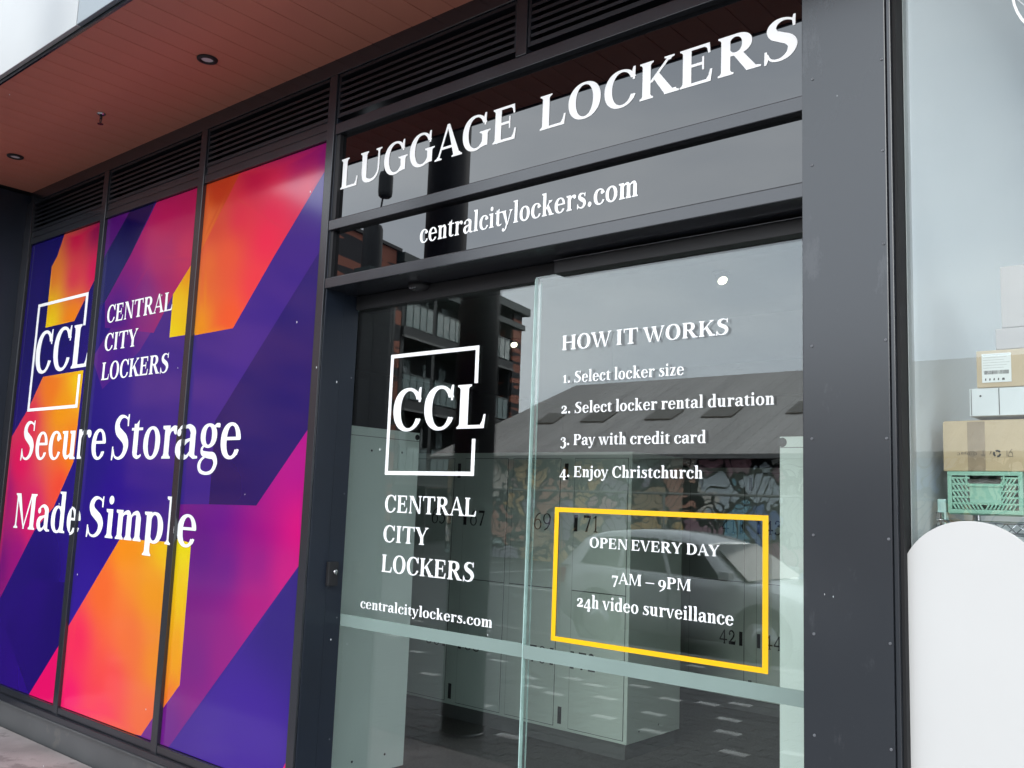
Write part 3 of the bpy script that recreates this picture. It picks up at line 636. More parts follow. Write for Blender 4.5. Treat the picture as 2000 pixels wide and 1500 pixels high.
# ------------------------------------------------------------------ printed windows
YP = .008
Ppx = lambda *q: [(at(x, y, YP).x, at(x, y, YP).z) for x, y in q]
ART = [  # paint order: outline in photograph pixels, colour controls
 ([(-900, -200), (1500, -200), (1500, 2600), (-900, 2600)], [(120, 520, (38, 24, 108)), (40, 1300, (54, 18, 130)), (90, 1150, (44, 30, 112)), (80, 560, (40, 26, 104)), (170, 900, (48, 36, 128)), (280, 760, (64, 44, 138)), (350, 760, (72, 48, 142)), (400, 1480, (72, 44, 150)), (560, 1200, (54, 38, 122)), (480, 1450, (70, 42, 150)), (225, 1000, (52, 26, 140)), (160, 1180, (60, 40, 150)), (100, 560, (30, 24, 96))]),
 ([(60, 1130), (128, 1137), (117, 1257), (56, 1357), (10, 1227)], [(60, 1130, (50, 26, 122)), (120, 1200, (44, 24, 108))]),
 ([(300, 505), (380, 505), (273, 685), (200, 760), (180, 700)], [(300, 560, (150, 58, 128)), (320, 620, (104, 46, 140)), (240, 700, (76, 40, 138)), (260, 620, (100, 50, 130))]),
 ([(200, 430), (262, 398), (205, 520)], [(230, 430, (92, 36, 122))]),
 ([(262, 398), (311, 380), (254, 500), (205, 590), (190, 600), (205, 500)], [(250, 430, (36, 26, 82)), (220, 540, (50, 50, 104))]),
 ([(311, 385), (460, 340), (378, 510), (338, 575), (300, 650), (205, 640), (205, 590), (254, 500)], [(370, 400, (196, 22, 92)), (330, 420, (200, 30, 96)), (320, 500, (176, 44, 108)), (280, 580, (128, 44, 128)), (230, 620, (88, 40, 134)), (370, 480, (206, 50, 100))]),
 ([(378, 510), (402, 480), (402, 648), (331, 659), (338, 575)], [(375, 530, (255, 160, 20)), (350, 600, (255, 205, 0)), (335, 655, (255, 222, 0)), (380, 650, (255, 200, 0))]),
 ([(128, 452), (203, 425), (201, 470), (185.5, 545), (145, 627), (89, 640), (101, 521), (112, 500)], [(190, 450, (150, 30, 84)), (150, 465, (215, 26, 80)), (185, 530, (225, 26, 92)), (104, 540, (236, 128, 50)), (95, 600, (250, 190, 30)), (95, 635, (255, 220, 0)), (140, 620, (255, 140, 20)), (145, 540, (228, 60, 84))]),
 ([(84, 736), (163, 723), (143.5, 902), (105, 990), (66, 1038), (0, 1168), (-60, 1300), (-60, 900), (19, 860), (56, 797)], [(158, 735, (255, 205, 0)), (100, 760, (255, 130, 40)), (140, 890, (255, 130, 30)), (60, 820, (240, 50, 90)), (40, 900, (246, 12, 100)), (120, 950, (255, 80, 60)), (60, 1000, (230, 20, 110)), (10, 960, (180, 16, 120)), (0, 1100, (130, 20, 128)), (120, 800, (255, 160, 20)), (30, 1090, (165, 20, 130))]),
 ([(117, 1257), (150, 1200), (130, 1420), (56, 1357)], [(100, 1330, (242, 0, 108))]),
 ([(402, 350), (650, 270), (660, 330), (628, 485), (420, 822), (408, 985), (345, 1060), (300, 1480), (331, 1457), (590, 1096), (600, 829), (640, 500)], [(600, 500, (120, 44, 140)), (520, 640, (110, 50, 152)), (400, 800, (100, 50, 152)), (440, 760, (126, 60, 154)), (380, 740, (90, 52, 154)), (380, 1000, (108, 38, 148)), (560, 560, (124, 46, 136)), (400, 680, (86, 52, 152))]),
 ([(628, 485), (640, 470), (660, 760), (608, 829), (500.5, 987.5), (408, 985), (420, 822)], [(560, 700, (42, 34, 106)), (450, 940, (40, 32, 96)), (600, 560, (44, 38, 112)), (480, 840, (40, 36, 106))]),
 ([(408, 985), (500.5, 987.5), (608, 829), (660, 760), (640, 1020), (590, 1096), (331, 1457), (300, 1480), (318.5, 1383), (351, 1338), (373, 1061), (345, 1052), (352, 985)], [(595, 900, (178, 18, 136)), (590, 1040, (214, 16, 126)), (500, 1100, (150, 22, 130)), (400, 1060, (96, 28, 134)), (440, 1100, (110, 14, 132)), (500, 1180, (176, 26, 126)), (380, 1300, (128, 38, 134)), (440, 1300, (150, 36, 130)), (330, 1430, (116, 40, 140)), (420, 1010, (106, 30, 138)), (560, 1130, (200, 20, 126)), (380, 1380, (140, 36, 134))]),
 ([(395, 335), (480, 325), (469, 340), (400, 476), (390, 500)], [(430, 370, (216, 66, 40)), (400, 440, (250, 120, 50))]),
 ([(469, 338), (474, 325), (660, 255), (660, 290), (640, 325), (535.5, 500), (455, 641), (380, 655), (385, 505), (400, 476)], [(600, 310, (160, 14, 106)), (635, 300, (130, 14, 116)), (500, 350, (205, 14, 76)), (540, 400, (236, 40, 84)), (520, 470, (246, 48, 84)), (470, 420, (240, 50, 80)), (405, 520, (250, 118, 56)), (420, 440, (236, 84, 62)), (385, 640, (255, 158, 30)), (445, 625, (255, 96, 50)), (440, 500, (252, 96, 62)), (500, 560, (248, 64, 78)), (600, 360, (226, 50, 90))]),
 ([(234.5, 1052), (338, 1059), (339, 1040), (306, 1470), (275, 1437), (200, 1420), (110, 1395), (133, 1224)], [(250, 1080, (255, 150, 0)), (325, 1070, (255, 205, 0)), (300, 1150, (255, 160, 10)), (200, 1150, (255, 112, 56)), (150, 1250, (255, 54, 96)), (250, 1250, (255, 118, 58)), (310, 1300, (255, 150, 40)), (130, 1370, (255, 36, 112)), (200, 1400, (255, 60, 92)), (290, 1400, (255, 112, 62)), (220, 1330, (255, 78, 78))]),
 ([(301, 1398), (320, 1370), (320, 1500), (275, 1437)], [(295, 1440, (120, 42, 142))]),
 ([(331, 1000), (373, 1061), (351, 1338), (318.5, 1383), (300, 1400)], [(360, 1070, (248, 226, 0)), (355, 1150, (255, 205, 0)), (345, 1280, (255, 170, 10)), (325, 1370, (255, 126, 50))]),
 ([(562, 1480), (575, 1465), (560, 1560), (535, 1540)], [(560, 1490, (240, 20, 112))]),
]
ART[17][0][0] = (345, 1052)
mprint = vcol_mat('printed vinyl film behind glass', .11, .62)
from mathutils.geometry import delaunay_2d_cdt
def printed_pane(x0, x1, parent):
    polys = [Ppx(*p) for p, c in ART]; ctr = [[(at(a, b, YP).x, at(a, b, YP).z, tuple(max(.0015, v*.78-.009) for v in srgb(*k)[:3])) for a, b, k in c] for p, c in ART]
    V, F = [], []
    def add(p):
        if sum(a[0]*b[1]-b[0]*a[1] for a, b in zip(p, list(p[1:])+[p[0]])) < 0: p = p[::-1]
        i = len(V); V.extend(Vector(q) for q in p); F.append(list(range(i, i+len(p))))
    for p in polys: add(p)
    add([(x0, ZB), (x1, ZB), (x1, ZT), (x0, ZT)]); pid = len(F)-1
    nx, nz_ = max(2, int((x1-x0)/.05)), int((ZT-ZB)/.05)
    for i in range(1, nx):
        for j in range(1, nz_): V.append(Vector((x0+(x1-x0)*i/nx+.003*((i*7+j*3) % 5-2), ZB+(ZT-ZB)*j/nz_)))
    v, e, f, ov, oe, of = delaunay_2d_cdt(V, [], F, 1, 1e-5, True)
    me = bpy.data.meshes.new('printed_pane'); o0 = origin(parent)
    keep = [(t, max([i for i in o if i < pid] or [0])) for t, o in zip(f, of) if pid in o]
    me.from_pydata([(p[0]-o0.x, YP-o0.y, p[1]-o0.z) for p in v], [], [list(t) for t, _ in keep])
    ca = me.color_attributes.new('print', 'FLOAT_COLOR', 'CORNER'); cache = {}
    for poly, (t, r) in zip(me.polygons, keep):
        for li in poly.loop_indices:
            vi = me.loops[li].vertex_index
            if (vi, r) not in cache:
                px_, pz_ = v[vi]; w = [(1/((px_-a)**2+(pz_-b)**2+.004)**1.4, k) for a, b, k in ctr[r]]; s_ = sum(q for q, _ in w)
                cache[vi, r] = tuple(sum(q*k[j] for q, k in w)/s_ for j in range(3)) + (1,)
            ca.data[li].color = cache[vi, r]
    bm = bmesh.new(); bm.from_mesh(me)
    for q in bm.faces:
        if q.normal.y > 0: q.normal_flip()
    bm.to_mesh(me); bm.free(); me.materials.append(mprint)
    ob = bpy.data.objects.new('printed_pane', me); COL.objects.link(ob); ob.parent = parent
    MB().box(x0, YP+.002, ZB, x1, YP+.024, ZT).build('backing_sheet', M['frame_side'], parent)
    return ob
wins = []
for (a, b), lab in zip(spans, ('leftmost tall printed window with the square CCL logo in orange and indigo', 'middle tall printed window with CENTRAL CITY LOCKERS and a big orange block', 'right hand tall printed window in pink, purple and navy beside the sliding doors')):
    w_ = empty('printed_window', ((a+b)/2, YP, ZB), lab, 'window', 'printed windows left of the doors'); wins.append(w_); printed_pane(a, b, w_)
clip = [(M1[0]+.002, M1[1]-.002, -.0156), (M2[0]+.002, M2[1]-.002, -.0156)]
sl = empty('slogan_lettering', (-5.6, YP, 1.2), 'white serif slogan Secure Storage Made Simple across the three printed windows', 'lettering')
ZS, ZM = 1.786, 1.300
lettering('lettering', 'Secure', (40, 898), (204, 896), (240, 814), (240, 898), YP, sl, clip=clip, zbase=ZS)
lettering('lettering', 'Storage', (217, 897), (468, 892), (240, 814), (240, 898), YP, sl, clip=clip, zbase=ZS)
lettering('lettering', 'Made', (26, 1033), (155, 1044), (33, 965), (30, 1033), YP, sl, clip=clip, zbase=ZM)
lettering('lettering', 'Simple', (168, 1046), (381.5, 1062), (33, 965), (30, 1033), YP, sl, clip=clip, zbase=ZM)
lettering('lettering', 'CENTRAL', (209, 626), (336, 609), (209, 593), (209, 626), YP, wins[1], zbase=2.673)
lettering('lettering', 'CITY', (204, 683.4), (267.8, 674), (257, 641), (257, 675), YP, wins[1], zbase=2.487)
lettering('lettering', 'LOCKERS', (198, 740), (328, 727), (328, 690), (328, 727), YP, wins[1], zbase=2.296)
lettering('logo_lettering', 'CCL', (66.5, 730), (170, 716), (66.5, 652), (66.5, 730), YP, wins[0], B=172., zbase=2.402)
outline('logo_square', (-6.982, -6.196, 2.129, 2.918), .034, .022, YP, wins[0], gap=(2.355, 2.69))

# ------------------------------------------------------------------ black sign panels over the doors
YS = .022
s1 = empty('sign_panel', (-2.4, YS, 2.97), 'black glass sign panel reading LUGGAGE LOCKERS in large white serif capitals', 'sign')
MB().box(M3[1]+.002, YS, 2.9655, -1.150, YS+.02, 3.411).build('panel', M['spandrel'], s1)
lettering('lettering', 'LUGGAGE', (664, 377), (1008, 259), (667, 319), (665, 377), YS, s1, zbase=3.127)
lettering('lettering', 'LOCKERS', (1054, 263), (1558, 110), (1401.5, 80.5), (1400, 157), YS, s1, zbase=3.127)
s2 = empty('sign_panel', (-2.4, YS, 2.67), 'lower black glass sign panel reading centralcitylockers.com in white', 'sign')
MB().box(M3[1]+.002, YS, 2.6695, -1.150, YS+.02, 2.9115).build('panel', M['spandrel'], s2)
lettering('lettering', 'centralcitylockers.com', (820, 477), (1246, 387), (829, 451), (827, 477), YS, s2, kind='xh', zbase=2.757)
# light seal behind the sign panels
fbox('sign_backing', M3[1]+.003, .05, 2.67, -1.151, .10, 3.40, 'black', 0)

# ------------------------------------------------------------------ sliding doors
def pane(name, x0, x1, y, t, z0, z1, parent, m='glass'):
    b = MB(); n = 0
    b.face((x0, y, z0), (x1, y, z0), (x1, y, z1), (x0, y, z1)); b.face((x0, y+t, z0), (x0, y+t, z1), (x1, y+t, z1), (x1, y+t, z0))
    e = .0004
    b.face((x0, y+e, z0), (x0, y+e, z1), (x0, y+t-e, z1), (x0, y+t-e, z0), mi=1); b.face((x1, y+e, z0), (x1, y+t-e, z0), (x1, y+t-e, z1), (x1, y+e, z1), mi=1)
    b.face((x0, y+e, z1), (x1, y+e, z1), (x1, y+t-e, z1), (x0, y+t-e, z1), mi=1)
    return b.build(name, [M[m], M['edge']], parent)
XL2 = at(1034, 1200, Y_LEAF2).x
dl = empty('sliding_door', ((X_J-1.18)/2-.6, Y_LEAF2, 0), 'left glass door leaf with the white CCL square logo and address', 'door')
pane('glass_pane', X_J-.03, XL2, Y_LEAF2, .010, .03, 2.546, dl)
xs_ = at(1045, 600, Y_DOOR).x
dr = empty('sliding_door', (-1.8, Y_DOOR, 0), 'right glass door leaf listing HOW IT WORKS above a yellow framed notice', 'door')
pane('glass_pane', xs_, -1.16, Y_DOOR, .012, .02, 2.556, dr)
MB().box(xs_-.004, Y_DOOR-.001, .02, xs_-.0005, Y_DOOR+.018, 2.55).build('edge_seal', M['edge'], dr)
fbz = at(1200, 1283, Y_DOOR).z
b1, b2 = at(1571, 1353, Y_DOOR), at(1571, 1378, Y_DOOR); print('band', b1.z, at(810, 1222, Y_LEAF2).z, at(810, 1246, Y_LEAF2).z)
def band(x0, x1, y, z0, z1, par):
    return MB().face((x0, y, z0), (x1, y, z0), (x1, y, z1), (x0, y, z1)).build('frosted_band', M['frost'], par)
ba, bb = at(656, 1199, Y_LEAF2).z, at(656, 1221, Y_LEAF2).z
band(X_J-.02, XL2-.002, Y_LEAF2-.0008, at(810, 1247, Y_LEAF2).z, at(810, 1222, Y_LEAF2).z, dl)
band(xs_+.002, -1.165, Y_DOOR-.0008, at(1300, 1335, Y_DOOR).z, at(1300, 1305, Y_DOOR).z, dr)
Y2, Y1 = Y_LEAF2, Y_DOOR
def olx(a, b, c, d, Y): return (at(*a, Y).x, at(*b, Y).x, at(*c, Y).z, at(*d, Y).z)
q = (at(752.4, 927.4, Y2), at(936.5, 674, Y2)); qq = at(764, 694, Y2)
outline('logo_square', ((q[0].x+qq.x)/2, (q[1].x+at(926.6, 927, Y2).x)/2, q[0].z, (q[1].z+qq.z)/2), .021, .0185, Y2, dl, gap=(at(929, 857, Y2).z, at(933, 748, Y2).z))
lettering('logo_lettering', 'CCL', (767, 843), (948, 836.5), (889, 753), (886, 838), Y2, dl, B=172., zbase=at(886, 838, Y2).z, off=.0022)
lettering('lettering', 'CENTRAL', (751.6, 1001), (930, 1008), (907, 971), (907, 1007), Y2, dl)
lettering('lettering', 'CITY', (748.6, 1059), (836, 1064), (836, 1030), (836, 1064), Y2, dl)
lettering('lettering', 'LOCKERS', (745, 1118), (925.5, 1135), (747, 1084), (747, 1118), Y2, dl)
lettering('lettering', 'centralcitylockers.com', (704, 1190), (961.5, 1223), (925, 1204.7), (925, 1219.5), Y2, dl, kind='xh')
zh = at(1200, 674.5, Y1).z
lettering('lettering', 'HOW', (1098, 684.5), (1194, 676), (1099, 656), (1098, 684.5), Y1, dr, zbase=zh)
lettering('lettering', 'IT', (1204, 673), (1246, 669), (1099, 656), (1098, 684.5), Y1, dr, zbase=zh)
lettering('lettering', 'WORKS', (1255.6, 667), (1423, 651), (1423, 620), (1423, 651), Y1, dr, zbase=zh)
lettering('lettering', '1. Select locker size', (1099.6, 748), (1336, 732.6), (1336, 716), (1336, 732.6), Y1, dr, kind='xh')
lettering('lettering', '2. Select locker rental duration', (1097, 808), (1512.4, 790), (1500, 773), (1500, 790.3), Y1, dr, kind='xh')
lettering('lettering', '3. Pay with credit card', (1095, 869), (1379, 866), (1350, 850), (1350, 866.4), Y1, dr, kind='xh')
lettering('lettering', '4. Enjoy Christchurch', (1093.5, 932), (1372.5, 934), (1121, 911), (1121, 932), Y1, dr)
zo = at(1300, 1079, Y1).z
for w_, a, b in (('OPEN', 1151.7, 1225.8), ('EVERY', 1233.4, 1332.3), ('DAY', 1338, 1405.4)):
    lettering('lettering', w_, (a, 1079), (b, 1079), (1404, 1066), (1404, 1088), Y1, dr, zbase=at(1300, 1079.6, Y1).z)
z7 = at(1300, 1150, Y1).z
lettering('lettering', '7AM', (1195.4, 1150), (1252.5, 1150), (1240, 1122), (1240, 1144), Y1, dr, zbase=at(1240, 1143.6, Y1).z)
lettering('lettering', '-', (1261, 1150), (1278, 1150), (1240, 1122), (1240, 1144), Y1, dr, zbase=at(1240, 1143.6, Y1).z)
lettering('lettering', '9PM', (1286, 1150), (1349.5, 1150), (1240, 1122), (1240, 1144), Y1, dr, zbase=at(1240, 1143.6, Y1).z)
lettering('lettering', '24h video surveillance', (1127.6, 1184.7), (1433, 1222), (1433, 1203), (1433, 1222), Y1, dr, kind='xh')
outline('notice_border', (at(1081, 1100, Y1).x, at(1501, 1150, Y1).x, at(1290, 1284, Y1).z, at(1290, 998.5, Y1).z), .021, .0185, Y1, dr, 'yellow')

# door hardware
p = onz(820, 556, 2.618)
sn = empty('door_sensor', (p.x, p.y, 2.618), 'small black motion sensor under the door head', 'sensor')
MB().lathe((p.x, p.y, 2.618), [(.055, 0), (.054, -.016), (.040, -.028), (.02, -.032)][::-1], 24).build('housing', M['rubber'], sn, fixn=True)
MB().box(p.x-.022, p.y-.046, 2.618-.028, p.x+.022, p.y-.036, 2.618-.018).build('window', M['chrome'], sn)
MB().lathe((p.x, p.y, 2.585), [(.016, -.002), (.018, 0)], 16).build('lens', M['glass_shop'], sn)
for (px_, py_), l in zip(((712, 580), (856, 557), (1024, 528)), ('patch clip at the top left corner of the left door leaf', 'patch clip at the top middle of the left door leaf beside the sensor', 'patch clip at the top right of the left door leaf')):
    p = at(px_, py_, .2)
    c = empty('door_clip', (p.x, .2, p.z-.02), 'grey metal ' + l, 'clip', 'clips holding the left door glass')
    MB().box(p.x-.032, .196, p.z-.020, p.x+.032, .2135, p.z+.022).build('plate', M['column'], c, bevel=.003)
    MB().tube((p.x-.014, .1955, p.z), (p.x-.014, .193, p.z), .006).build('bolt', M['chrome'], c)
p0, p1 = onx(640, 1092, X_J+.001), onx(657, 1136, X_J+.001)
ks = empty('key_switch', (X_J, .14, 1.2), 'small black key switch on the left door jamb', 'key switch')
ya, yb = .105, .165
MB().box(X_J+.0005, ya, 1.175, X_J+.022, yb, 1.290).build('plate', M['rubber'], ks, bevel=.004)
MB().lathe((X_J+.022, .140, 1.242), [(.012, 0), (.012, .012), (.008, .014)], 16, 'x').build('barrel', M['chrome'], ks)
MB().box(X_J+.034, .137, 1.228, X_J+.037, .143, 1.252).build('key', M['chrome'], ks)

# ------------------------------------------------------------------ column right of the doors
XC0, XC1 = at(1567.6, 700, -.045).x, at(1737, 700, -.045).x
co = empty('clad_column', ((XC0+XC1)/2, 0, 0), 'wide dark grey metal clad column with rows of screws, right of the doors', 'column')
MB().box(XC0, -.045, -.02, XC1, .10, ZSOF-.002).build('cladding_sheet', M['column'], co, bevel=.002)
XE = at(1752, 700, -.02).x
MB().box(XC1+.0015, -.036, -.02, XE, .10, ZSOF-.002).build('edge_trim', M['column'], co, bevel=.002)
MB().box(XE+.0005, -.018, -.02, XE+.010, .07, ZSOF-.002).build('gasket', M['black'], co)
for pts in ([(1587, 155), (1586, 323), (1586, 676), (1586, 857), (1589, 1045), (1590, 1238), (1591, 1436)], [(1722, 116), (1724, 294), (1726, 476), (1730, 664), (1732, 856), (1736, 1053), (1739, 1257), (1741, 1464)]):
    for q in pts:
        s_ = at(q[0], q[1], -.045)
        MB().lathe((s_.x, -.0455, s_.z), [(.0042, 0), (.0042, -.0018), (.0018, -.0022), (.0016, -.0004)], 12, 'y').build('screw', M['screw'], co)
# wall pier behind the column and above the neighbour's window
fbox('pier', XC0+.01, .101, 0, XE-.02, .50, ZSOF, 'frame')
# ------------------------------------------------------------------ locker room seen through the doors
IX0, IX1, IY0, IY1, IZ = -7.6, -1.10, .33, 7.2, 2.95
for n_, bx, m in (('floor', (IX0, IY0-.2, -.12, IX1, IY1, 0.0), 'carpet'), ('ceiling', (IX0, .31, IZ, IX1, IY1, IZ+.1), 'ceiling_in'),
                  ('wall_back', (IX0, IY1, 0, IX1, IY1+.1, IZ+.1), 'wall_in'), ('wall_left', (IX0-.1, .13, 0, IX0, IY1, IZ+.1), 'wall_in'),
                  ('wall_right', (IX1, .11, 0, IX1+.055, IY1, IZ+.1), 'wall_in')):
    tag(MB().box(*bx).build(n_, M[m]), kind='structure')
tag(MB().box(IX0, .121, 0, X_J-.036, .205, IZ+.9).build('wall_front', M['wall_in']), kind='structure')
tag(MB().box(X_J-.036, .301, 2.62, IX1, .36, IZ+.9).build('wall_over_door', M['wall_in']), kind='structure')
bk = MB(); bk.box(-3.95, 3.0, 2.62, IX1-.001, 3.4, IZ-.001); tag(bk.build('ceiling_bulkhead', M['ceiling_in']), kind='structure')

def digits(txt, cx, cz, h, y, parent):
    V, F, a, b = text_mesh(txt, 92., 12, True); sx = h/CAP*.86; bld = MB()
    for f in F:
        pts = [(cx+(V[i][0]-(a+b)/2)*sx, y, cz-h/2+V[i][1]*h/CAP) for i in f]
        n = (pts[1][0]-pts[0][0])*(pts[2][2]-pts[0][2])-(pts[2][0]-pts[0][0])*(pts[1][2]-pts[0][2])
        bld.face(*(pts if n > 0 else pts[::-1]))
    return bld.build('number', M['ink'], parent)
def cabinet(label, x0, x1, y0, y1, zt, doors, group='grey green lockers', zsplit=1.033, z0=.105):
    """doors: (xa, xb, lock side +1/-1, top number, bottom number) facing -y"""
    r = empty('locker_cabinet', ((x0+x1)/2, (y0+y1)/2, 0), label, 'lockers', group)
    MB().box(x0, y0, z0, x1, y1, zt).build('body', M['locker'], r, bevel=.002)
    MB().box(x0+.03, y0+.03, 0, x1-.03, y1-.02, z0).build('plinth', M['plinth'], r)
    for xa, xb, side, n1, n2 in doors:
        for za, zb, num in ((z0+.022, zsplit-.003, n2), (zsplit+.003, zt-.045, n1)):
            MB().box(xa-.004, y0-.0006, za-.004, xb+.004, y0+.001, zb+.004).build('door_gap', M['locker_in'], r)
            d = MB().box(xa, y0-.004, za, xb, y0-.0008, zb).build('door', M['locker'], r, bevel=.0008)
            lx = xb-.022 if side > 0 else xa+.022
            zn = 1.487 if zb > 1.5 else .575
            if num:
                MB().box(lx-.016, y0-.0075, zn-.056, lx+.012, y0-.0042, zn+.056).build('latch_plate', M['ink'], d)
                digits(num, lx-side*.122, zn, .112, y0-.0048, d)
        for zz in (.20, 1.84) if side > 0 else ():
            MB().box(xb+.056-.014, y0-.006, zz-.055, xb+.056+.014, y0-.0005, zz+.055).build('lock_slot', M['ink'], r)
    return r
YI = 2.396
isl = cabinet('grey green locker block numbered 65 to 71 standing in the middle of the locker room', -6.6, -3.362, YI, 3.06, 1.975,
    [(-6.36, -5.88, 1, '61', '62'), (-5.80, -5.43, -1, '63', '64'), (-5.41, -4.985, 1, '65', '66'), (-4.865, -4.44, -1, '67', '68'), (-4.385, -3.955, 1, '69', '70'), (-3.825, -3.392, -1, '71', '72')])
for q in ((1248, 1429), (1286, 1415)):
    p = onx(q[0], q[1], -3.361); MB().lathe((-3.3615, p.y, p.z), [(.006, 0), (.006, .001)], 10, 'x').build('bolt_hole', M['ink'], isl)
YB = 4.403
back = cabinet('darker locker block numbered 41 to 44 against the back, right of the middle block', -4.9, -1.9, YB, 5.0, 1.975,
    [(-4.05, -3.545, 1, '41', '42'), (-3.432, -2.95, -1, '43', '44'), (-2.85, -2.4, 1, '45', '46')])
lc = empty('locker_cabinet', (-4.3, .7, 0), 'end panel of the locker block just inside the left door leaf, lightened as if by window light', 'lockers', 'grey green lockers')
XLC = -3.98
yc = onx(820, 846, XLC).y; zc = onx(820, 846, XLC).z
MB().box(-4.6, .35, .105, XLC, yc, zc).build('body', M['locker_end_lit'], lc, bevel=.002)
MB().box(-4.57, .38, 0, XLC-.03, yc-.03, .105).build('plinth', M['plinth'], lc)
MB().box(XLC+.0002, .352, zc-.052, XLC+.0012, yc-.002, zc-.0495).build('seam', M['locker_in'], lc)
for q in ((726, 880), (785, 884), (751, 1473), (687, 1488)):
    p = onx(q[0], q[1], XLC); MB().lathe((XLC+.0005, p.y, p.z), [(.0065, 0), (.0065, .001)], 10, 'x').build('bolt_hole', M['ink'], lc)
p = onx(815, 853, XLC); MB().lathe((XLC+.0005, p.y, p.z-.004), [(.017, 0), (.017, .001)], 20, 'x').build('cable_hole', M['ink'], lc)
rc = empty('locker_cabinet', (-1.5, 2, 0), 'end panel of the locker block just inside the right door leaf, lightened as if by window light', 'lockers', 'grey green lockers')
YR = 1.3; xr0, zr = at(1523, 853, YR).x, at(1523, 853, YR).z
MB().box(xr0, YR, .105, IX1-.001, YR+.018, zr).build('end_panel', M['locker_end_lit'], rc, bevel=.002)
MB().box(xr0+.002, YR+.0185, .105, IX1-.001, 4.3, zr-.002).build('body', M['locker'], rc, bevel=.002)
MB().box(xr0+.03, YR+.03, 0, IX1-.03, 4.27, .105).build('plinth', M['plinth'], rc)
MB().box(xr0+.002, YR-.0012, zr-.052, IX1-.002, YR-.0002, zr-.0495).build('seam', M['locker_in'], rc)
p = at(1528, 864, YR); MB().lathe((p.x, YR-.0005, p.z), [(.022, 0), (.022, -.001)], 20, 'y').build('cable_hole', M['ink'], rc)

def spot(px, py, label):
    p = onz(px, py, IZ)
    r = empty('ceiling_spot', (p.x, p.y, IZ), label, 'ceiling light', 'lit ceiling spots in the locker room')
    MB().lathe((p.x, p.y, IZ-.012), [(.048, .011), (.050, .003), (.040, 0), (.036, .003)][::-1], 24).build('trim_ring', M['ceiling_in'], r, fixn=True)
    q_ = Vector((p.x, p.y, IZ-.030)); ax_ = Vector((.55, -.35, -.75)).normalized()
    MB().tube(q_-ax_*.02, q_+ax_*.028, .026, .030, 20).build('spot_head', M['ceiling_in'], r)
    MB().tube(q_+ax_*.0285, q_+ax_*.031, .027, .027, 20).build('lamp_face', M['lamp'], r)
    L = bpy.data.lights.new('spot_light', 'AREA'); L.shape = 'DISK'; L.size = .08; L.energy = .5; L.color = (1, .92, .8)
    lo = bpy.data.objects.new('spot_light', L); COL.objects.link(lo); lo.parent = r; lo.location = (0, 0, -.075)
spot(1408, 532, 'lit ceiling spot behind the right door leaf, above HOW IT WORKS')
spot(1003, 662, 'lit ceiling spot behind the left door leaf, beside the apartment reflection')

# ------------------------------------------------------------------ neighbour's window and display
NX0 = XE+.010; YN = .035
nf = empty('neighbour_window', (NX0+1, YN, .2), 'big shop window right of the dark column, white room and boxes behind it', 'window')
gp = MB(); gp.box(NX0, YN, .12, 3.4, YN+.010, 3.73); gpo = gp.build('glass_pane', M['glass_shop'], nf); MB().box(NX0-.004, YN-.001, .12, NX0-.0005, YN+.011, 3.73).build('glass_seal', M['fascia_grey'], nf)
MB().box(NX0+.001, -.01, -.02, 3.6, .1, .118).build('sill', M['frame'], nf, bevel=.003)
MB().box(3.405, -.02, .119, 3.5, .1, 3.73).build('end_frame', M['frame'], nf)
MB().box(NX0+.0015, YN+.0105, .12, NX0+.004, .13, 3.73).build('corner_bead', M['fascia'], nf)
XW = at(1783, 850, .13).x
MB().box(NX0+.0045, .10, .12, XW, .135, 3.73).build('inner_jamb', M['white_wall'], nf, bevel=.0015)
MB().box(XW-.002, .1352, .12, XW+.002, .142, 3.73).build('white_bead', M['white'], nf)
XS0 = XW-.004
for n_, bx in (('floor_shop', (XS0-.1, .136, -.1, 6, 4.2, .0)), ('ceiling_shop', (XS0, .136, 5.4, 6, 4.2, 5.5)), ('wall_shop_side', (XS0-.06, .146, 0, XS0, 4.2, 5.399)), ('wall_shop_back', (XS0, 4.2, 0, 6, 4.3, 5.4)), ('wall_shop_right', (6, .136, 0, 6.1, 4.3, 5.4))):
    tag(MB().box(*bx).build(n_, M['white_wall']), kind='structure')
tag(MB().box(XS0, .102, 3.8, 6, .135, 5.4).build('wall_shop_front', M['white_wall']), kind='structure')
for i, (x_, y_) in enumerate(((0.4, 1.6), (2.6, 1.6))):  # unseen glowing panels added to brighten the room next door
    r = empty('added_light_panel', (x_, y_, 3.73), ('added white glowing panel brightening the neighbouring shop, nearer the locker shop', 'added white glowing panel brightening the neighbouring shop, farther along')[i], 'ceiling light', 'added glowing panels next door')
    MB().box(x_-.5, y_-.5, 3.715, x_+.5, y_+.5, 3.735).build('frame', M['white_wall'], r)
    MB().box(x_-.46, y_-.46, 3.711, x_+.46, y_+.46, 3.7145).build('diffuser', mat('added glow panel', (.8, .8, .8), .5, 0, 0, emit=((.95, .98, 1), 2.5)), r)
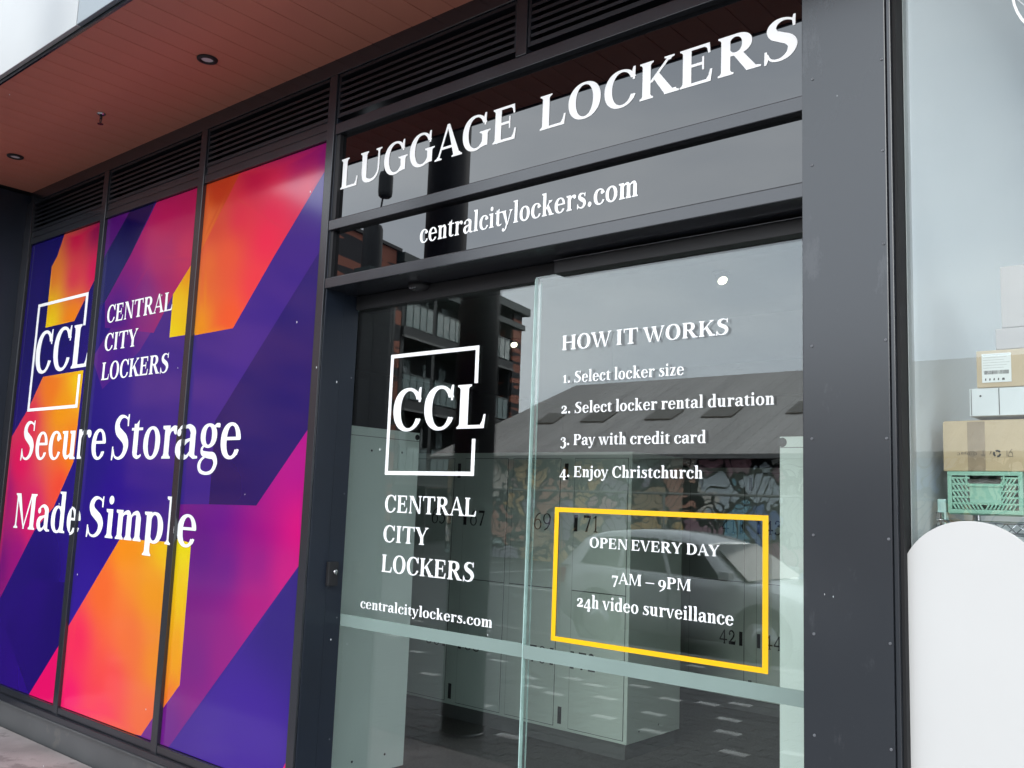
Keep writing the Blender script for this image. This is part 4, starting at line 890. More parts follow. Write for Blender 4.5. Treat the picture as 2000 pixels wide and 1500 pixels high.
# white ring logo on the glass
lg = empty('ring_decal', (-.5, YN, 3.1), 'thin white ring lettering on the shop glass at the top right corner', 'decal')
a, b, c = at(1978, 0, YN), at(1984, 45, YN), at(2000, 88, YN)
ring = MB(); cx_, cz_, rx_, rz_ = a.x+.115, 3.145, .120, .175
for i in range(40):
    t0, t1 = 2*math.pi*i/40, 2*math.pi*(i+1)/40
    ring.face(*[(cx_+math.cos(t)*(rx_-w_), YN-.0015, cz_+math.sin(t)*(rz_-w_)) for t, w_ in ((t0, 0), (t0, .007), (t1, .007), (t1, 0))][::-1])
ring.build('ring', M['white'], lg)
ring = MB(); p0, p1 = at(1982, -6, YN), at(2010, 18, YN)
ring.face((p0.x, YN-.0015, p0.z), (p0.x+.004, YN-.0015, p0.z-.008), (p1.x+.004, YN-.0015, p1.z-.008), (p1.x, YN-.0015, p1.z)); ring.build('stroke', M['white'], lg)

# things on the wire rack
def carton(name, label, cat, x0, x1, z0, z1, y, dep, m, rot=0., group=None, flaps=False):
    r = empty(name, (x0, y, z0), label, cat, group); w = x1-x0
    b = MB().box(x0, y, z0, x1, y+dep, z1); bo = b.build('body', M[m], r, bevel=.003)
    if flaps:
        MB().hexa([(x0+.004, y+.002, z1), (x1-.004, y+.002, z1), (x1-.004, y+dep*.5, z1+.016), (x0+.004, y+dep*.5, z1+.010)], [(x0+.004, y+.002, z1+.003), (x1-.004, y+.002, z1+.003), (x1-.004, y+dep*.5, z1+.019), (x0+.004, y+dep*.5, z1+.013)]).build('flap', M[m], r)
    r.rotation_euler.z = rot
    return r
YK = .30
def X(px, py=850, y=YK): return at(px, py, y).x
def Z(py, px=1930, y=YK): return at(px, py, y).z
zs = Z(1018)                                            # shelf height
k = X(1850)
rk = empty('wire_rack', (k+.3, YK+.2, 0), 'chrome wire rack carrying the crate and boxes behind the white arched board', 'rack')
rx0, rx1, ry0, ry1 = X(1838, 1030), X(1838, 1030)+.86, YK-.005, YK+.42
for (x_, y_) in ((rx0, ry0), (rx1, ry0), (rx0, ry1), (rx1, ry1)):
    b = MB().tube((x_, y_, .0), (x_, y_, zs+.022), .0125)
    for j in range(int(zs/.05)): b.tube((x_, y_, .05+j*.05), (x_, y_, .054+j*.05), .0138, n=10)
    b.build('post', M['wire'], rk)
for zz in (zs-.004, zs-.34, zs-.72, zs-1.15):
    b = MB()
    for y_ in (ry0, ry1): b.tube((rx0, y_, zz), (rx1, y_, zz), .004, n=8); b.tube((rx0, y_, zz-.035), (rx1, y_, zz-.035), .003, n=8)
    for i in range(14):
        xa, xb = rx0+(rx1-rx0)*i/14, rx0+(rx1-rx0)*(i+1)/14
        for y_ in (ry0, ry1): b.tube((xa, y_, zz-.034), ((xa+xb)/2, y_, zz-.002), .002, n=6); b.tube(((xa+xb)/2, y_, zz-.002), (xb, y_, zz-.034), .002, n=6)
    for i in range(29): x_ = rx0+(rx1-rx0)*i/28; b.tube((x_, ry0, zz+.003), (x_, ry1, zz+.003), .002, n=6)
    b.build('shelf', M['wire'], rk)
for x_, h_, l in ((rx0+.05, .20, 'left'), (rx0+.36, .24, 'right')):
    r = empty('storage_tub', (x_+.13, YK+.15, zs-.336), 'black storage tub on the rack shelf under the green crate, ' + l + ' one', 'tub', 'black tubs on the rack')
    b = MB().hexa([(x_+.015, YK+.035, zs-.335), (x_+.255, YK+.035, zs-.335), (x_+.255, YK+.30, zs-.335), (x_+.015, YK+.30, zs-.335)], [(x_, YK+.02, zs-.335+h_), (x_+.27, YK+.02, zs-.335+h_), (x_+.27, YK+.32, zs-.335+h_), (x_, YK+.32, zs-.335+h_)]); b.build('tub', M['rubber'], r)
    MB().box(x_-.006, YK+.014, zs-.335+h_+.001, x_+.276, YK+.326, zs-.335+h_+.016).build('lid', M['rubber'], r, bevel=.003)
# mint crate: frame, slotted front built from ribs
cx0, cx1, cz0, cz1 = X(1851, 960), X(1998, 960), Z(1008, 1925)+.003, Z(921, 1925)
cr_ = empty('plastic_crate', ((cx0+cx1)/2, YK+.12, cz0), 'mint green slotted plastic crate on the wire rack', 'crate')
cd_ = .26; w = cx1-cx0; h = cz1-cz0
b = MB(); b.box(cx0, YK, cz1-.012, cx1, YK+.008, cz1); b.box(cx0, YK, cz0+.004, cx1, YK+.008, cz0+.016)
b.box(cx0, YK, cz0+.0165, cx0+.012, YK+.008, cz1-.0125); b.box(cx1-.012, YK, cz0+.0165, cx1, YK+.008, cz1-.0125)
b.box(cx0+w*.30, YK+.001, cz0+h*.26, cx1-w*.28, YK+.007, cz0+h*.72)
b.box(cx0+.0125, YK+.001, cz1-h*.30, cx0+w*.30, YK+.009, cz1-h*.27); b.box(cx1-w*.28, YK+.001, cz1-h*.30, cx1-.0125, YK+.009, cz1-h*.27)
b.build('front_frame', M['mint'], cr_)
# slotted mesh: diagonal bars
b = MB()
def slotrow(za, zb, xa, xb, n, lean):
    pitch = (xb-xa)/n
    for i in range(n):
        x_ = xa+pitch*i; bw = pitch*.52
        b.hexa([(x_+(-lean)*.5, YK+.002, za), (x_+bw-lean*.5, YK+.002, za), (x_+bw-lean*.5, YK+.006, za), (x_-lean*.5, YK+.006, za)], [(x_+lean*.5, YK+.002, zb), (x_+bw+lean*.5, YK+.002, zb), (x_+bw+lean*.5, YK+.006, zb), (x_+lean*.5, YK+.006, zb)])
rowh = (h-.034)/5
for r_ in range(5):
    za = cz0+.017+r_*rowh; zb = za+rowh*.72
    b.box(cx0+.0125, YK+.0015, zb, cx1-.0125 if r_ in (0,) else cx0+w*.30, YK+.0065, za+rowh)
    if r_: b.box(cx1-w*.28, YK+.0015, zb, cx1-.0125, YK+.0065, za+rowh)
    if r_ == 0: slotrow(za, zb, cx0+.016, cx0+w*.49, 8, -.008); slotrow(za, zb, cx0+w*.52, cx1-.016, 8, .008)
    else: slotrow(za, zb, cx0+.016, cx0+w*.295, 4, -.008); slotrow(za, zb, cx1-w*.275, cx1-.016, 4, .008)
b.build('slotted_front', M['mint'], cr_)
b = MB(); b.box(cx0, YK+.0085, cz0, cx1, YK+cd_, cz0+.004); b.box(cx0, YK+cd_+.0005, cz0, cx1, YK+cd_+.006, cz1); b.build('base_and_back', M['mint'], cr_)
for xx in (cx0-.0002, cx1-.0058):
    b = MB()
    b.box(xx, YK+.0085, cz1-.014, xx+.006, YK+cd_, cz1); b.box(xx, YK+.0085, cz0+.0045, xx+.006, YK+cd_, cz0+.018)
    for i in range(9): y_ = YK+.012+i*(cd_-.02)/9; b.box(xx, y_, cz0+.0185, xx+.006, y_+.012, cz1-.0145)
    b.box(xx+.001, YK+.0085, (cz0+cz1)/2-.008, xx+.005, YK+cd_, (cz0+cz1)/2+.008); b.build('slotted_side', M['mint'], cr_)
b = MB()
hz0, hz1, hx0, hx1 = cz1-.012-h*.23, cz1-.0125, cx0+w*.27, cx1-w*.25
b.box(hx0, YK-.002, hz0-.004, hx1, YK+.009, hz0); b.box(hx0-.004, YK-.002, hz0, hx0, YK+.009, hz1); b.box(hx1, YK-.002, hz0, hx1+.004, YK+.009, hz1); b.build('handle_rim', M['mint'], cr_)
fx = MB().box(cx0+.02, YK+.05, cz0+.006, cx1-.02, YK+.22, cz1-.02); cc = empty('paper_bundle', (cx0+w/2, YK+.1, cz0+.006), 'pinkish paper bundle inside the mint green crate', 'paper'); fx.build('bundle', M['card_pale'], cc, bevel=.004)
# clip post at the left of the crate
b = MB(); b.box(cx0-.030, YK-.004, cz0-.05, cx0-.006, YK+.03, cz0+.045)
ct = empty('shelf_clip', (cx0-.018, YK, cz0-.05), 'small clear plastic label holder at the left end of the wire rack', 'label holder'); b.build('holder', M['edge'], ct, bevel=.002)
# big carton with upside-down marks
bx0, bz0, bz1 = X(1841, 870), cz1+.001, Z(823, 1900)
bc = carton('cardboard_box', 'large brown cardboard box with recycling marks printed upside down, on the green crate', 'box', bx0, bx0+.36, bz0, bz1, YK+.004, .27, 'card', flaps=True)
MB().box(bx0+.072, YK+.0028, bz0+.001, bx0+.122, YK+.0038, bz1-.001).build('tape', M['tape'], bc)
pr = MB(); yy = YK+.0022; zc_ = bz0+.054
for i, dx_ in enumerate((.155,)):
    for t in range(3):
        a0 = 2*math.pi*t/3+.5
        pts = [(bx0+dx_+math.cos(a0+s_*.33)*r_, zc_+math.sin(a0+s_*.33)*r_) for s_, r_ in ((0, .0115), (1, .0115), (2, .0115), (3, .0115), (4.6, .0115))]
        pin = [(bx0+dx_+math.cos(a0+s_*.33)*.006, zc_+math.sin(a0+s_*.33)*.006) for s_ in (0, 1, 2, 3, 4.6)]
        for j in range(4): pr.face(*[(p_[0], yy, p_[1]) for p_ in (pts[j], pts[j+1], pin[j+1], pin[j])])
def seg(x0, z0, x1, z1, w_=.0012):
    d = Vector((x1-x0, z1-z0)); n_ = Vector((-d.y, d.x)).normalized()*w_/2
    pr.face((x0+n_.x, yy, z0+n_.y), (x0-n_.x, yy, z0-n_.y), (x1-n_.x, yy, z1-n_.y), (x1+n_.x, yy, z1+n_.y))
gx = bx0+.116; seg(gx, zc_+.010, gx, zc_-.004); seg(gx-.007, zc_-.004, gx+.007, zc_-.004); seg(gx-.005, zc_-.007, gx+.005, zc_-.007)
for i in range(3): seg(bx0+.134+i*.002, zc_-.003+i*.003, bx0+.138, zc_+.004+i*.002)
tx = bx0+.182; seg(tx, zc_-.009, tx, zc_+.009); seg(tx+.004, zc_-.009, tx+.016, zc_-.009); seg(tx+.004, zc_-.009, tx+.006, zc_+.004); seg(tx+.016, zc_-.009, tx+.014, zc_+.004); seg(tx+.006, zc_+.004, tx+.014, zc_+.004); seg(tx+.008, zc_+.006, tx+.014, zc_+.013)
V_, F_, a_, b_ = text_mesh('CO 0312 C', 120., 0, False)
for f_ in F_: pr.face(*[(bx0+.098-(V_[i_][0]-a_)*.000012, yy, zc_+.004-V_[i_][1]*.000012) for i_ in f_])
for i in range(18): t = 2*math.pi*i/18; seg(bx0+.085+math.cos(t)*.008, zc_+math.sin(t)*.008, bx0+.085+math.cos(t+.36)*.008, zc_+math.sin(t+.36)*.008, .0008)
po = pr.build('printed_marks', M['ink'], bc)
# white metal box, labelled carton, pale boxes
wx0, wz0, wz1 = X(1892, 790), bz1+.017, Z(757, 1930)
wb = empty('metal_box', (wx0, YK, wz0), 'white metal box with a bolt on its face, between two cardboard boxes', 'box')
MB().box(wx0, YK+.01, wz0, wx0+.30, YK+.24, wz1).build('body', M['white_wall'], wb, bevel=.002)
MB().box(wx0+.0045, YK+.0088, wz0+.002, wx0+.0065, YK+.0099, wz1-.002).build('edge_line', M['locker_in'], wb)
MB().box(wx0+.083, YK+.0088, wz0+.002, wx0+.0855, YK+.0099, wz1-.002).build('edge_line', M['locker_in'], wb)
MB().lathe((wx0+.032, YK+.0098, wz0+(wz1-wz0)*.72), [(.0032, 0), (.0028, -.002), (.0014, -.0024)], 12, 'y').build('bolt', M['frame'], wb)
lx0, lz0, lz1 = X(1906, 720), wz1+.001, Z(684, 1930)
lb = carton('cardboard_box', 'brown cardboard box with a white barcode label, on the white metal box', 'box', lx0, lx0+.30, lz0, lz1, YK+.006, .25, 'card')
qa, qb = at(1917, 692, YK+.005), at(1976, 745, YK+.005)
MB().box(qa.x, YK+.0036, qb.z, qb.x, YK+.0052, qa.z).build('label_sheet', M['paper'], lb)
pr = MB(); yy = YK+.0030; xx = qa.x+.006
random.seed(3)
zb0 = qb.z+(qa.z-qb.z)*.28; zb1 = qb.z+(qa.z-qb.z)*.41
while xx < qb.x-.008:
    ww = random.choice((.0006, .001, .0016)); pr.face((xx, yy, zb0), (xx+ww, yy, zb0), (xx+ww, yy, zb1), (xx, yy, zb1)); xx += ww+random.choice((.0006, .0012))
for i, t in enumerate((.95, .86, .77, .68, .59, .5)): pr.face((qa.x+.004, yy, qb.z+(qa.z-qb.z)*t), (qb.x-.004-(i % 3)*.008, yy, qb.z+(qa.z-qb.z)*t), (qb.x-.004-(i % 3)*.008, yy, qb.z+(qa.z-qb.z)*t+.0005), (qa.x+.004, yy, qb.z+(qa.z-qb.z)*t+.0005))
for i in range(5): x_ = qa.x+.008+i*.012; pr.face((x_, yy, qb.z+.006), (x_+.004+(i == 4)*.004, yy, qb.z+.006), (x_+.004+(i == 4)*.003, yy, qb.z+.013), (x_+.001, yy, qb.z+.013))
pr.build('label_print', M['ink'], lb)
px0 = X(1943, 660); pz0, pz1 = lz1+.001, Z(640, 1960)
carton('pale_box', 'low pinkish white box lying on the labelled cardboard box', 'box', px0, px0+.26, pz0, pz1, YK+.008, .22, 'card_pale')
qx0 = X(1953, 580); qz0, qz1 = pz1+.001, Z(518, 1970)
carton('pale_box', 'tall pinkish white box at the top of the stack', 'box', qx0, qx0+.25, qz0, qz1, YK+.008, .22, 'card_pale')

# ------------------------------------------------------------------ white arched board
YA = .012
ab = empty('arched_board', (-.71, YA, .12), 'blank white round topped board standing against the shop window glass', 'board')
ccx, ccz, crr = -.706, 1.4083, .193
prof = [(ccx-crr, .125), (ccx+crr, .125)]
n = 40
for i in range(n+1):
    t = math.pi*i/n; prof.append((ccx+crr*math.cos(t), ccz+crr*math.sin(t)))
b = MB(); b.hexa([(x_, YA+.016, z_) for x_, z_ in prof], [(x_, YA, z_) for x_, z_ in prof]); b.build('panel', M['board'], ab, bevel=.0012, fixn=True)
# ------------------------------------------------------------------ across the footpath and the street (seen mirrored in the glass)
def mir(v, yg=.17): return Vector((v[0], 2*yg-v[1], v[2]))
def vz(px, py, z): return mir(onz(px, py, z))
def vy(px, py, yv): return mir(at(px, py, yv))
# round black column by the kerb side of the canopy
c0 = mir(onz(877, 1446, 0)); cx_, cy_ = at(848, 400, 1.93+.06).x, -1.72
cx_ = at(907, 900, .34+1.72).x
rc_ = empty('round_column', (cx_, cy_, 0), 'round black steel column standing on the footpath in front of the shop', 'column')
MB().lathe((cx_, cy_, 0), [(.150, 0), (.150, 6.9)], 40).build('shaft', M['rubber'], rc_)
MB().lathe((cx_, cy_, 0), [(.156, 0), (.156, .012), (.152, .02)], 40).build('base_plate', M['frame'], rc_)

# parked white hatchback
car = empty('parked_car', (-5.3, -7.6, -.12), 'white hatchback parked side on at the kerb across the footpath', 'car')
CX, CY0, ZG = -7.62, -6.80, -.12                     # rear bumper x, near side y, ground
M['paint'] = mat('white car paint', (.52, .53, .53), .25, 0, .02, coat=.8)
M['cglass'] = mat('dark car glass', (.012, .014, .016), .05, 0, 0, spec=.22)
M['tyre'] = mat('tyre rubber', (.015, .015, .016), .8, 0, .1)
M['alloy'] = mat('alloy wheel', (.4, .4, .42), .3, .9, .05)
M['red'] = mat('red lamp lens', (.35, .01, .01), .2, 0, 0)
XS_ = .86; L_, Wd = 4.25*.86, 1.72
sta = [  # x, z bottom, z belt, half width, nose inset
 (0.0, .42, .80, .70), (.06, .32, .93, .80), (.30, .24, .99, .86), (.9, .22, .985, .88), (1.6, .22, .965, .88), (2.4, .22, .94, .88), (3.0, .22, .915, .88), (3.3, .22, .90, .875), (3.8, .24, .80, .85), (4.1, .30, .69, .78), (4.22, .40, .60, .66)]
cy = CY0-Wd/2
prof_n = [(-1.0, 0, .9), (-1.0, .25, 1.0), (-1.0, .55, 1.0), (-1.0, .8, .985), (-1, .97, .95), (-1, 1.0, .90), (-.0, 1.03, 0)]
vb = MB(); rings = []
for x_, zb_, zt_, hw_ in sta:
    ring_ = []
    for s_, t_, k_ in prof_n: ring_.append((CX+x_*XS_, cy+hw_*k_, ZG+zb_+(zt_-zb_)*t_))
    for s_, t_, k_ in prof_n[-2::-1]: ring_.append((CX+x_*XS_, cy-hw_*k_, ZG+zb_+(zt_-zb_)*t_))
    rings.append(ring_)
n_ = len(rings[0]); vb.v = [p for r_ in rings for p in r_]
for i in range(len(rings)-1):
    for j in range(n_-1): vb.f.append([i*n_+j, i*n_+j+1, (i+1)*n_+j+1, (i+1)*n_+j]); vb.m.append(0); vb.sm.append(True)
    vb.f.append([i*n_+n_-1, i*n_, (i+1)*n_, (i+1)*n_+n_-1]); vb.m.append(0); vb.sm.append(False)
vb.f.append(list(range(n_))); vb.f.append([(len(rings)-1)*n_+i for i in range(n_)][::-1]); vb.m += [0, 0]; vb.sm += [False]*2
vb.build('body', M['paint'], car, fixn=True)
# cabin: belt outline -> roof outline
cab = [(.10, .985, .78), (.30, .99, .80), (3.15, .90, .80)]
roof = [(.42, 1.34), (.75, 1.405), (1.2, 1.435), (1.7, 1.435), (2.15, 1.395), (2.45, 1.32)]
def cabin_pt(x_, up, side):                            # up 0 belt .. 1 roof edge
    # belt x maps to roof x linearly
    t = (x_-.10)/(3.15-.10); xr = .42+t*(2.45-.42)
    zr = None
    for (a_, za_), (b_, zb_) in zip(roof, roof[1:]):
        if a_ <= xr <= b_+1e-6: zr = za_+(zb_-za_)*(xr-a_)/(b_-a_)
    zb = .985-(x_-.10)*.028
    return Vector((CX+(x_+(xr-x_)*up)*XS_, cy+side*(.82-.20*up), ZG+zb-.02+(zr-zb+.02)*up))
cb = MB(); N = 16; xs_b = [.10+i*(3.05)/N for i in range(N+1)]; rg = []
for x_ in xs_b:
    rg.append([cabin_pt(x_, 0, 1), cabin_pt(x_, .5, 1), cabin_pt(x_, .93, 1), cabin_pt(x_, 1, .86)+Vector((0, 0, .012)), cabin_pt(x_, 1, 0)+Vector((0, 0, .035)), cabin_pt(x_, 1, -.86)+Vector((0, 0, .012)), cabin_pt(x_, .93, -1), cabin_pt(x_, .5, -1), cabin_pt(x_, 0, -1)])
k_ = 9; cb.v = [tuple(p) for r_ in rg for p in r_]
for i in range(N):
    for j in range(k_-1): cb.f.append([i*k_+j, i*k_+j+1, (i+1)*k_+j+1, (i+1)*k_+j]); cb.m.append(0); cb.sm.append(True)
cb.f.append(list(range(k_))); cb.f.append([N*k_+i for i in range(k_)][::-1]); cb.m += [0, 0]; cb.sm += [False]*2
cb.build('roof', M['paint'], car, fixn=True)
for side in (1, -1):
    for a_, b_ in ((.42, 1.12), (1.20, 1.98), (2.06, 2.86)):
        w_ = MB(); nn = 6
        for i in range(nn):
            x0_, x1_ = a_+(b_-a_)*i/nn, a_+(b_-a_)*(i+1)/nn
            p = [cabin_pt(x0_, .10, side), cabin_pt(x1_, .10, side), cabin_pt(x1_, .86, side), cabin_pt(x0_, .86, side)]
            p = [q+Vector((0, side*.009, 0)) for q in p]; w_.face(*p)
        w_.build('side_window', M['cglass'], car, weld=True)
ws = MB(); a0, a1, a2, a3 = cabin_pt(3.15, .06, .93), cabin_pt(3.15, .94, .90), cabin_pt(3.15, .94, -.90), cabin_pt(3.15, .06, -.93); o_ = Vector((.05, 0, .035))
ws.face(a0+o_, a3+o_, a2+o_, a1+o_); ws.build('windscreen', M['cglass'], car)
rw = MB(); a0, a1, a2, a3 = cabin_pt(.10, .14, .9), cabin_pt(.10, .9, .86), cabin_pt(.10, .9, -.86), cabin_pt(.10, .14, -.9); o_ = Vector((-.05, 0, .02)); rw.face(a0+o_, a1+o_, a2+o_, a3+o_); rw.build('rear_window', M['cglass'], car)
for side in (1, -1):
    for x_ in (.82, 3.42):
        wy = cy+side*(.885-.10)
        w_ = empty('wheel', (CX+x_*XS_, wy, ZG+.315)); w_.parent = car; w_.location = Vector((CX+x_*XS_, wy, ZG+.315))-origin(car)
        pr_ = [(.21, -.10), (.30, -.10), (.315, -.07), (.315, .07), (.30, .10), (.21, .10)]
        MB().lathe((CX+x_*XS_, wy, ZG+.315), pr_, 32, 'y').build('tyre', M['tyre'], w_)
        MB().lathe((CX+x_*XS_, wy+side*.102, ZG+.315), [(.205, 0), (.06, -side*.02*0+.004*side)], 24, 'y').build('rim', M['alloy'], w_)
        MB().lathe((CX+x_*XS_, cy+side*.872, ZG+.34), [(.37, 0), (.37, side*.012)], 32, 'y').build('wheel_arch', M['tyre'], car)
    for x_ in (1.28, 2.20): MB().box(CX+x_*XS_-.09, cy+side*.872, ZG+.83, CX+x_*XS_+.09, cy+side*.905, ZG+.86).build('door_handle', M['chrome'], car, bevel=.006)
    MB().box(CX+2.460, min(cy+side*.86, cy+side*1.0), ZG+.93, CX+2.597, max(cy+side*.86, cy+side*1.0), ZG+1.05).build('mirror', M['paint'], car, bevel=.02)
    MB().box(CX+0.004, min(cy+side*.55, cy+side*.83), ZG+.72, CX+0.138, max(cy+side*.55, cy+side*.83), ZG+.92).build('tail_light', M['red'], car, bevel=.02)
    MB().box(CX+3.440, min(cy+side*.52, cy+side*.80), ZG+.58, CX+3.578, max(cy+side*.52, cy+side*.80), ZG+.70).build('headlight', M['lens'], car, bevel=.02)
    MB().box(CX+0.473, min(cy+side*.884, cy+side*.889), ZG+.50, CX+3.096, max(cy+side*.884, cy+side*.889), ZG+.515).build('side_moulding', M['rubber'], car)
for x_ in (1.16, 2.02): MB().box(CX+x_*XS_, cy+.8775, ZG+.28, CX+x_*XS_+.008, cy+.886, ZG+.95).build('door_gap', M['rubber'], car)

# mural building: long low wall under a big pitched roof
mb_ = empty('mural_building', (-12, -22, -.12), 'long low warehouse with a cartoon graffiti wall and wide grey roof, across the street', 'building')
yv1, yv2 = 20.0, 26.5
xl, xr_, xg = at(872, 893, yv1).x, 14.0, at(1125, 750, yv2).x
ze, zr_ = at(1300, 889, yv1).z, at(1300, 741, yv2).z
ye, yr_ = .34-yv1, .34-yv2
M['wallm'] = mat('grey wall paint', (.10, .10, .10), .8, 0, .1)
M['roofm'] = mat('weathered grey brown roof sheet', (.50, .465, .43), .75, 0, .14, .35, 0, 50, .35, stretch=(5, .3, .3))
b = MB(); b.box(xl, yr_*2-ye, -.15, xr_, ye, ze-.02); b.build('wall', M['wallm'], mb_)
# mural print
m = bpy.data.materials.new('graffiti print'); m.use_nodes = True; n = m.node_tree; p = n.nodes['Principled BSDF']; p.inputs['Roughness'].default_value = .75; p.inputs['Specular IOR Level'].default_value = .2
tc_ = n.nodes.new('ShaderNodeTexCoord'); ns = n.nodes.new('ShaderNodeTexNoise'); ns.inputs['Scale'].default_value = 1.6; ns.inputs['Detail'].default_value = 2
n.links.new(tc_.outputs['Object'], ns.inputs['Vector'])
mxv = n.nodes.new('ShaderNodeMix'); mxv.data_type = 'VECTOR'; mxv.inputs['Factor'].default_value = .55; n.links.new(tc_.outputs['Object'], mxv.inputs['A']); n.links.new(ns.outputs['Color'], mxv.inputs['B'])
def vor(scale, feat):
    v = n.nodes.new('ShaderNodeTexVoronoi'); v.feature = feat; v.inputs['Scale'].default_value = scale; n.links.new(mxv.outputs['Result'], v.inputs['Vector']); return v
cells_, e1, e2, big = vor(2.1, 'F1'), vor(2.1, 'DISTANCE_TO_EDGE'), vor(3.6, 'DISTANCE_TO_EDGE'), vor(.28, 'F1')
def ramp(cols, interp='CONSTANT'):
    r = n.nodes.new('ShaderNodeValToRGB'); r.color_ramp.interpolation = interp
    while len(r.color_ramp.elements) < len(cols): r.color_ramp.elements.new(.5)
    for i, c in enumerate(cols): r.color_ramp.elements[i].position = i/len(cols); r.color_ramp.elements[i].color = c
    return r
sepc = n.nodes.new('ShaderNodeSeparateColor'); n.links.new(cells_.outputs['Color'], sepc.inputs[0])
sepb = n.nodes.new('ShaderNodeSeparateColor'); n.links.new(big.outputs['Color'], sepb.inputs[0])
r1 = ramp([srgb(145, 199, 214), srgb(243, 230, 207), srgb(212, 129, 122), srgb(227, 180, 97), srgb(128, 136, 190), srgb(249, 249, 245), srgb(178, 150, 121), srgb(227, 170, 191)]); n.links.new(sepc.outputs[0], r1.inputs[0])
r2 = ramp([srgb(109, 166, 199), srgb(227, 173, 184), srgb(142, 193, 189), srgb(238, 213, 173), srgb(208, 139, 147)]); n.links.new(sepb.outputs[1], r2.inputs[0])
m1 = n.nodes.new('ShaderNodeMix'); m1.data_type = 'RGBA'; m1.inputs['Factor'].default_value = .35; n.links.new(r1.outputs[0], m1.inputs['A']); n.links.new(r2.outputs[0], m1.inputs['B'])
def lines(src, th):
    k = n.nodes.new('ShaderNodeMath'); k.operation = 'LESS_THAN'; k.inputs[1].default_value = th; n.links.new(src, k.inputs[0]); return k.outputs[0]
def mth(op, a_, b_=None, c_=None):
    k = n.nodes.new('ShaderNodeMath'); k.operation = op
    for q_, v_ in enumerate((a_, b_, c_)):
        if v_ is None: continue
        if isinstance(v_, (int, float)): k.inputs[q_].default_value = v_
        else: n.links.new(v_, k.inputs[q_])
    return k.outputs[0]
nc = n.nodes.new('ShaderNodeTexNoise'); nc.inputs['Scale'].default_value = .85; nc.inputs['Detail'].default_value = .6; n.links.new(tc_.outputs['Object'], nc.inputs['Vector'])
loops = mth('LESS_THAN', mth('ABSOLUTE', mth('SUBTRACT', mth('FRACT', mth('MULTIPLY', nc.outputs[0], 15.0)), .5)), .075)
blob = vor(1.1, 'F1'); rings_ = mth('LESS_THAN', mth('ABSOLUTE', mth('SUBTRACT', blob.outputs['Distance'], .30)), .035)
dots = mth('LESS_THAN', blob.outputs['Distance'], .07)
mxk_ = mth('MAXIMUM', mth('MAXIMUM', loops, rings_), mth('MAXIMUM', dots, lines(e1.outputs['Distance'], .05)))
m2 = n.nodes.new('ShaderNodeMix'); m2.data_type = 'RGBA'; n.links.new(mxk_, m2.inputs['Factor']); n.links.new(m1.outputs['Result'], m2.inputs['A']); m2.inputs['B'].default_value = (.012, .012, .014, 1)
n.links.new(m2.outputs['Result'], p.inputs['Base Color']); M['graffiti'] = m
MB().box(xl+.05, ye+.002, -.1, xr_, ye+.02, ze-.12).build('painted_wall', M['graffiti'], mb_)
zsl = (zr_-ze)/(yr_-ye)
rf = MB(); rf.hexa([(xl-.5, ye+.45, ze-.05), (xr_, ye+.45, ze-.05), (xr_, yr_, zr_-.05), (xg, yr_, zr_-.05)], [(xl-.5, ye+.45, ze), (xr_, ye+.45, ze), (xr_, yr_, zr_), (xg, yr_, zr_)])
rf.hexa([(xl-.5, ye+.44, ze-.05), (xg, yr_, zr_-.05), (xl-.5, 2*yr_-ye-.45, ze-.05)], [(xl-.5, ye+.44, ze-.001), (xg, yr_, zr_-.001), (xl-.5, 2*yr_-ye-.45, ze-.001)])
rf.hexa([(xg, yr_-.01, zr_-.05), (xr_, yr_-.01, zr_-.05), (xr_, 2*yr_-ye-.45, ze-.05), (xl-.5, 2*yr_-ye-.45, ze-.05)], [(xg, yr_-.01, zr_-.002), (xr_, yr_-.01, zr_-.002), (xr_, 2*yr_-ye-.45, ze), (xl-.5, 2*yr_-ye-.45, ze)])
rf.build('roof', M['roofm'], mb_, fixn=True)
ribs = MB(); x_ = xl+.2
tot_y = (ye+.45)-yr_
while x_ < 2.0:
    fr_ = min(1.0, max(0.02, (x_-(xl-.5))/(xg-(xl-.5))))
    y1_ = ye+.45-tot_y*fr_; z1_ = ze+(zr_-ze)*fr_
    ribs.hexa([(x_, ye+.45, ze+.001), (x_+.06, ye+.45, ze+.001), (x_+.06, y1_, z1_+.001), (x_, y1_, z1_+.001)], [(x_+.01, ye+.45, ze+.014), (x_+.05, ye+.45, ze+.014), (x_+.05, y1_, z1_+.014), (x_+.01, y1_, z1_+.014)])
    x_ += .38
tag(ribs.build('roof_ribs', M['roofm'], mb_), kind='stuff')
M['skyl'] = mat('brown tinted skylight', (.17, .15, .12), .5, 0, .1)
def roofpt(px_, py_):
    # intersect the mirrored view ray with the roof plane
    d = CR*((px_-1000)/FPX)+CU*((750-py_)/FPX)+CF; o = mir(CAM); d = Vector((d.x, -d.y, d.z))
    # z = ze + (y - (ye+.45)) * k
    k = (zr_-ze)/(yr_-(ye+.45)); t = (ze+(o.y-(ye+.45))*k-o.z)/(d.z-d.y*k); return o+d*t
for q in (((1046, 829), (1080, 829), (1104, 811), (1072, 809)), ((1132, 826), (1178, 826), (1206, 806), (1160, 806)), ((1257, 822), (1310, 821), (1336, 803), (1286, 802)), ((1369, 817), (1428, 816), (1452, 796), (1396, 795)), ((1534, 810), (1590, 808), (1615, 786), (1560, 787))):
    P_ = [roofpt(*a_) for a_ in q]; up = Vector((0, 0, .02)); MB().hexa([a_+up for a_ in P_], [a_+up*3 for a_ in P_]).build('skylight', M['skyl'], mb_, fixn=True)
MB().box(xl-.5, ye+.45, ze-.13, xr_, ye+.56, ze-.01).build('gutter', M['kerb'], mb_)
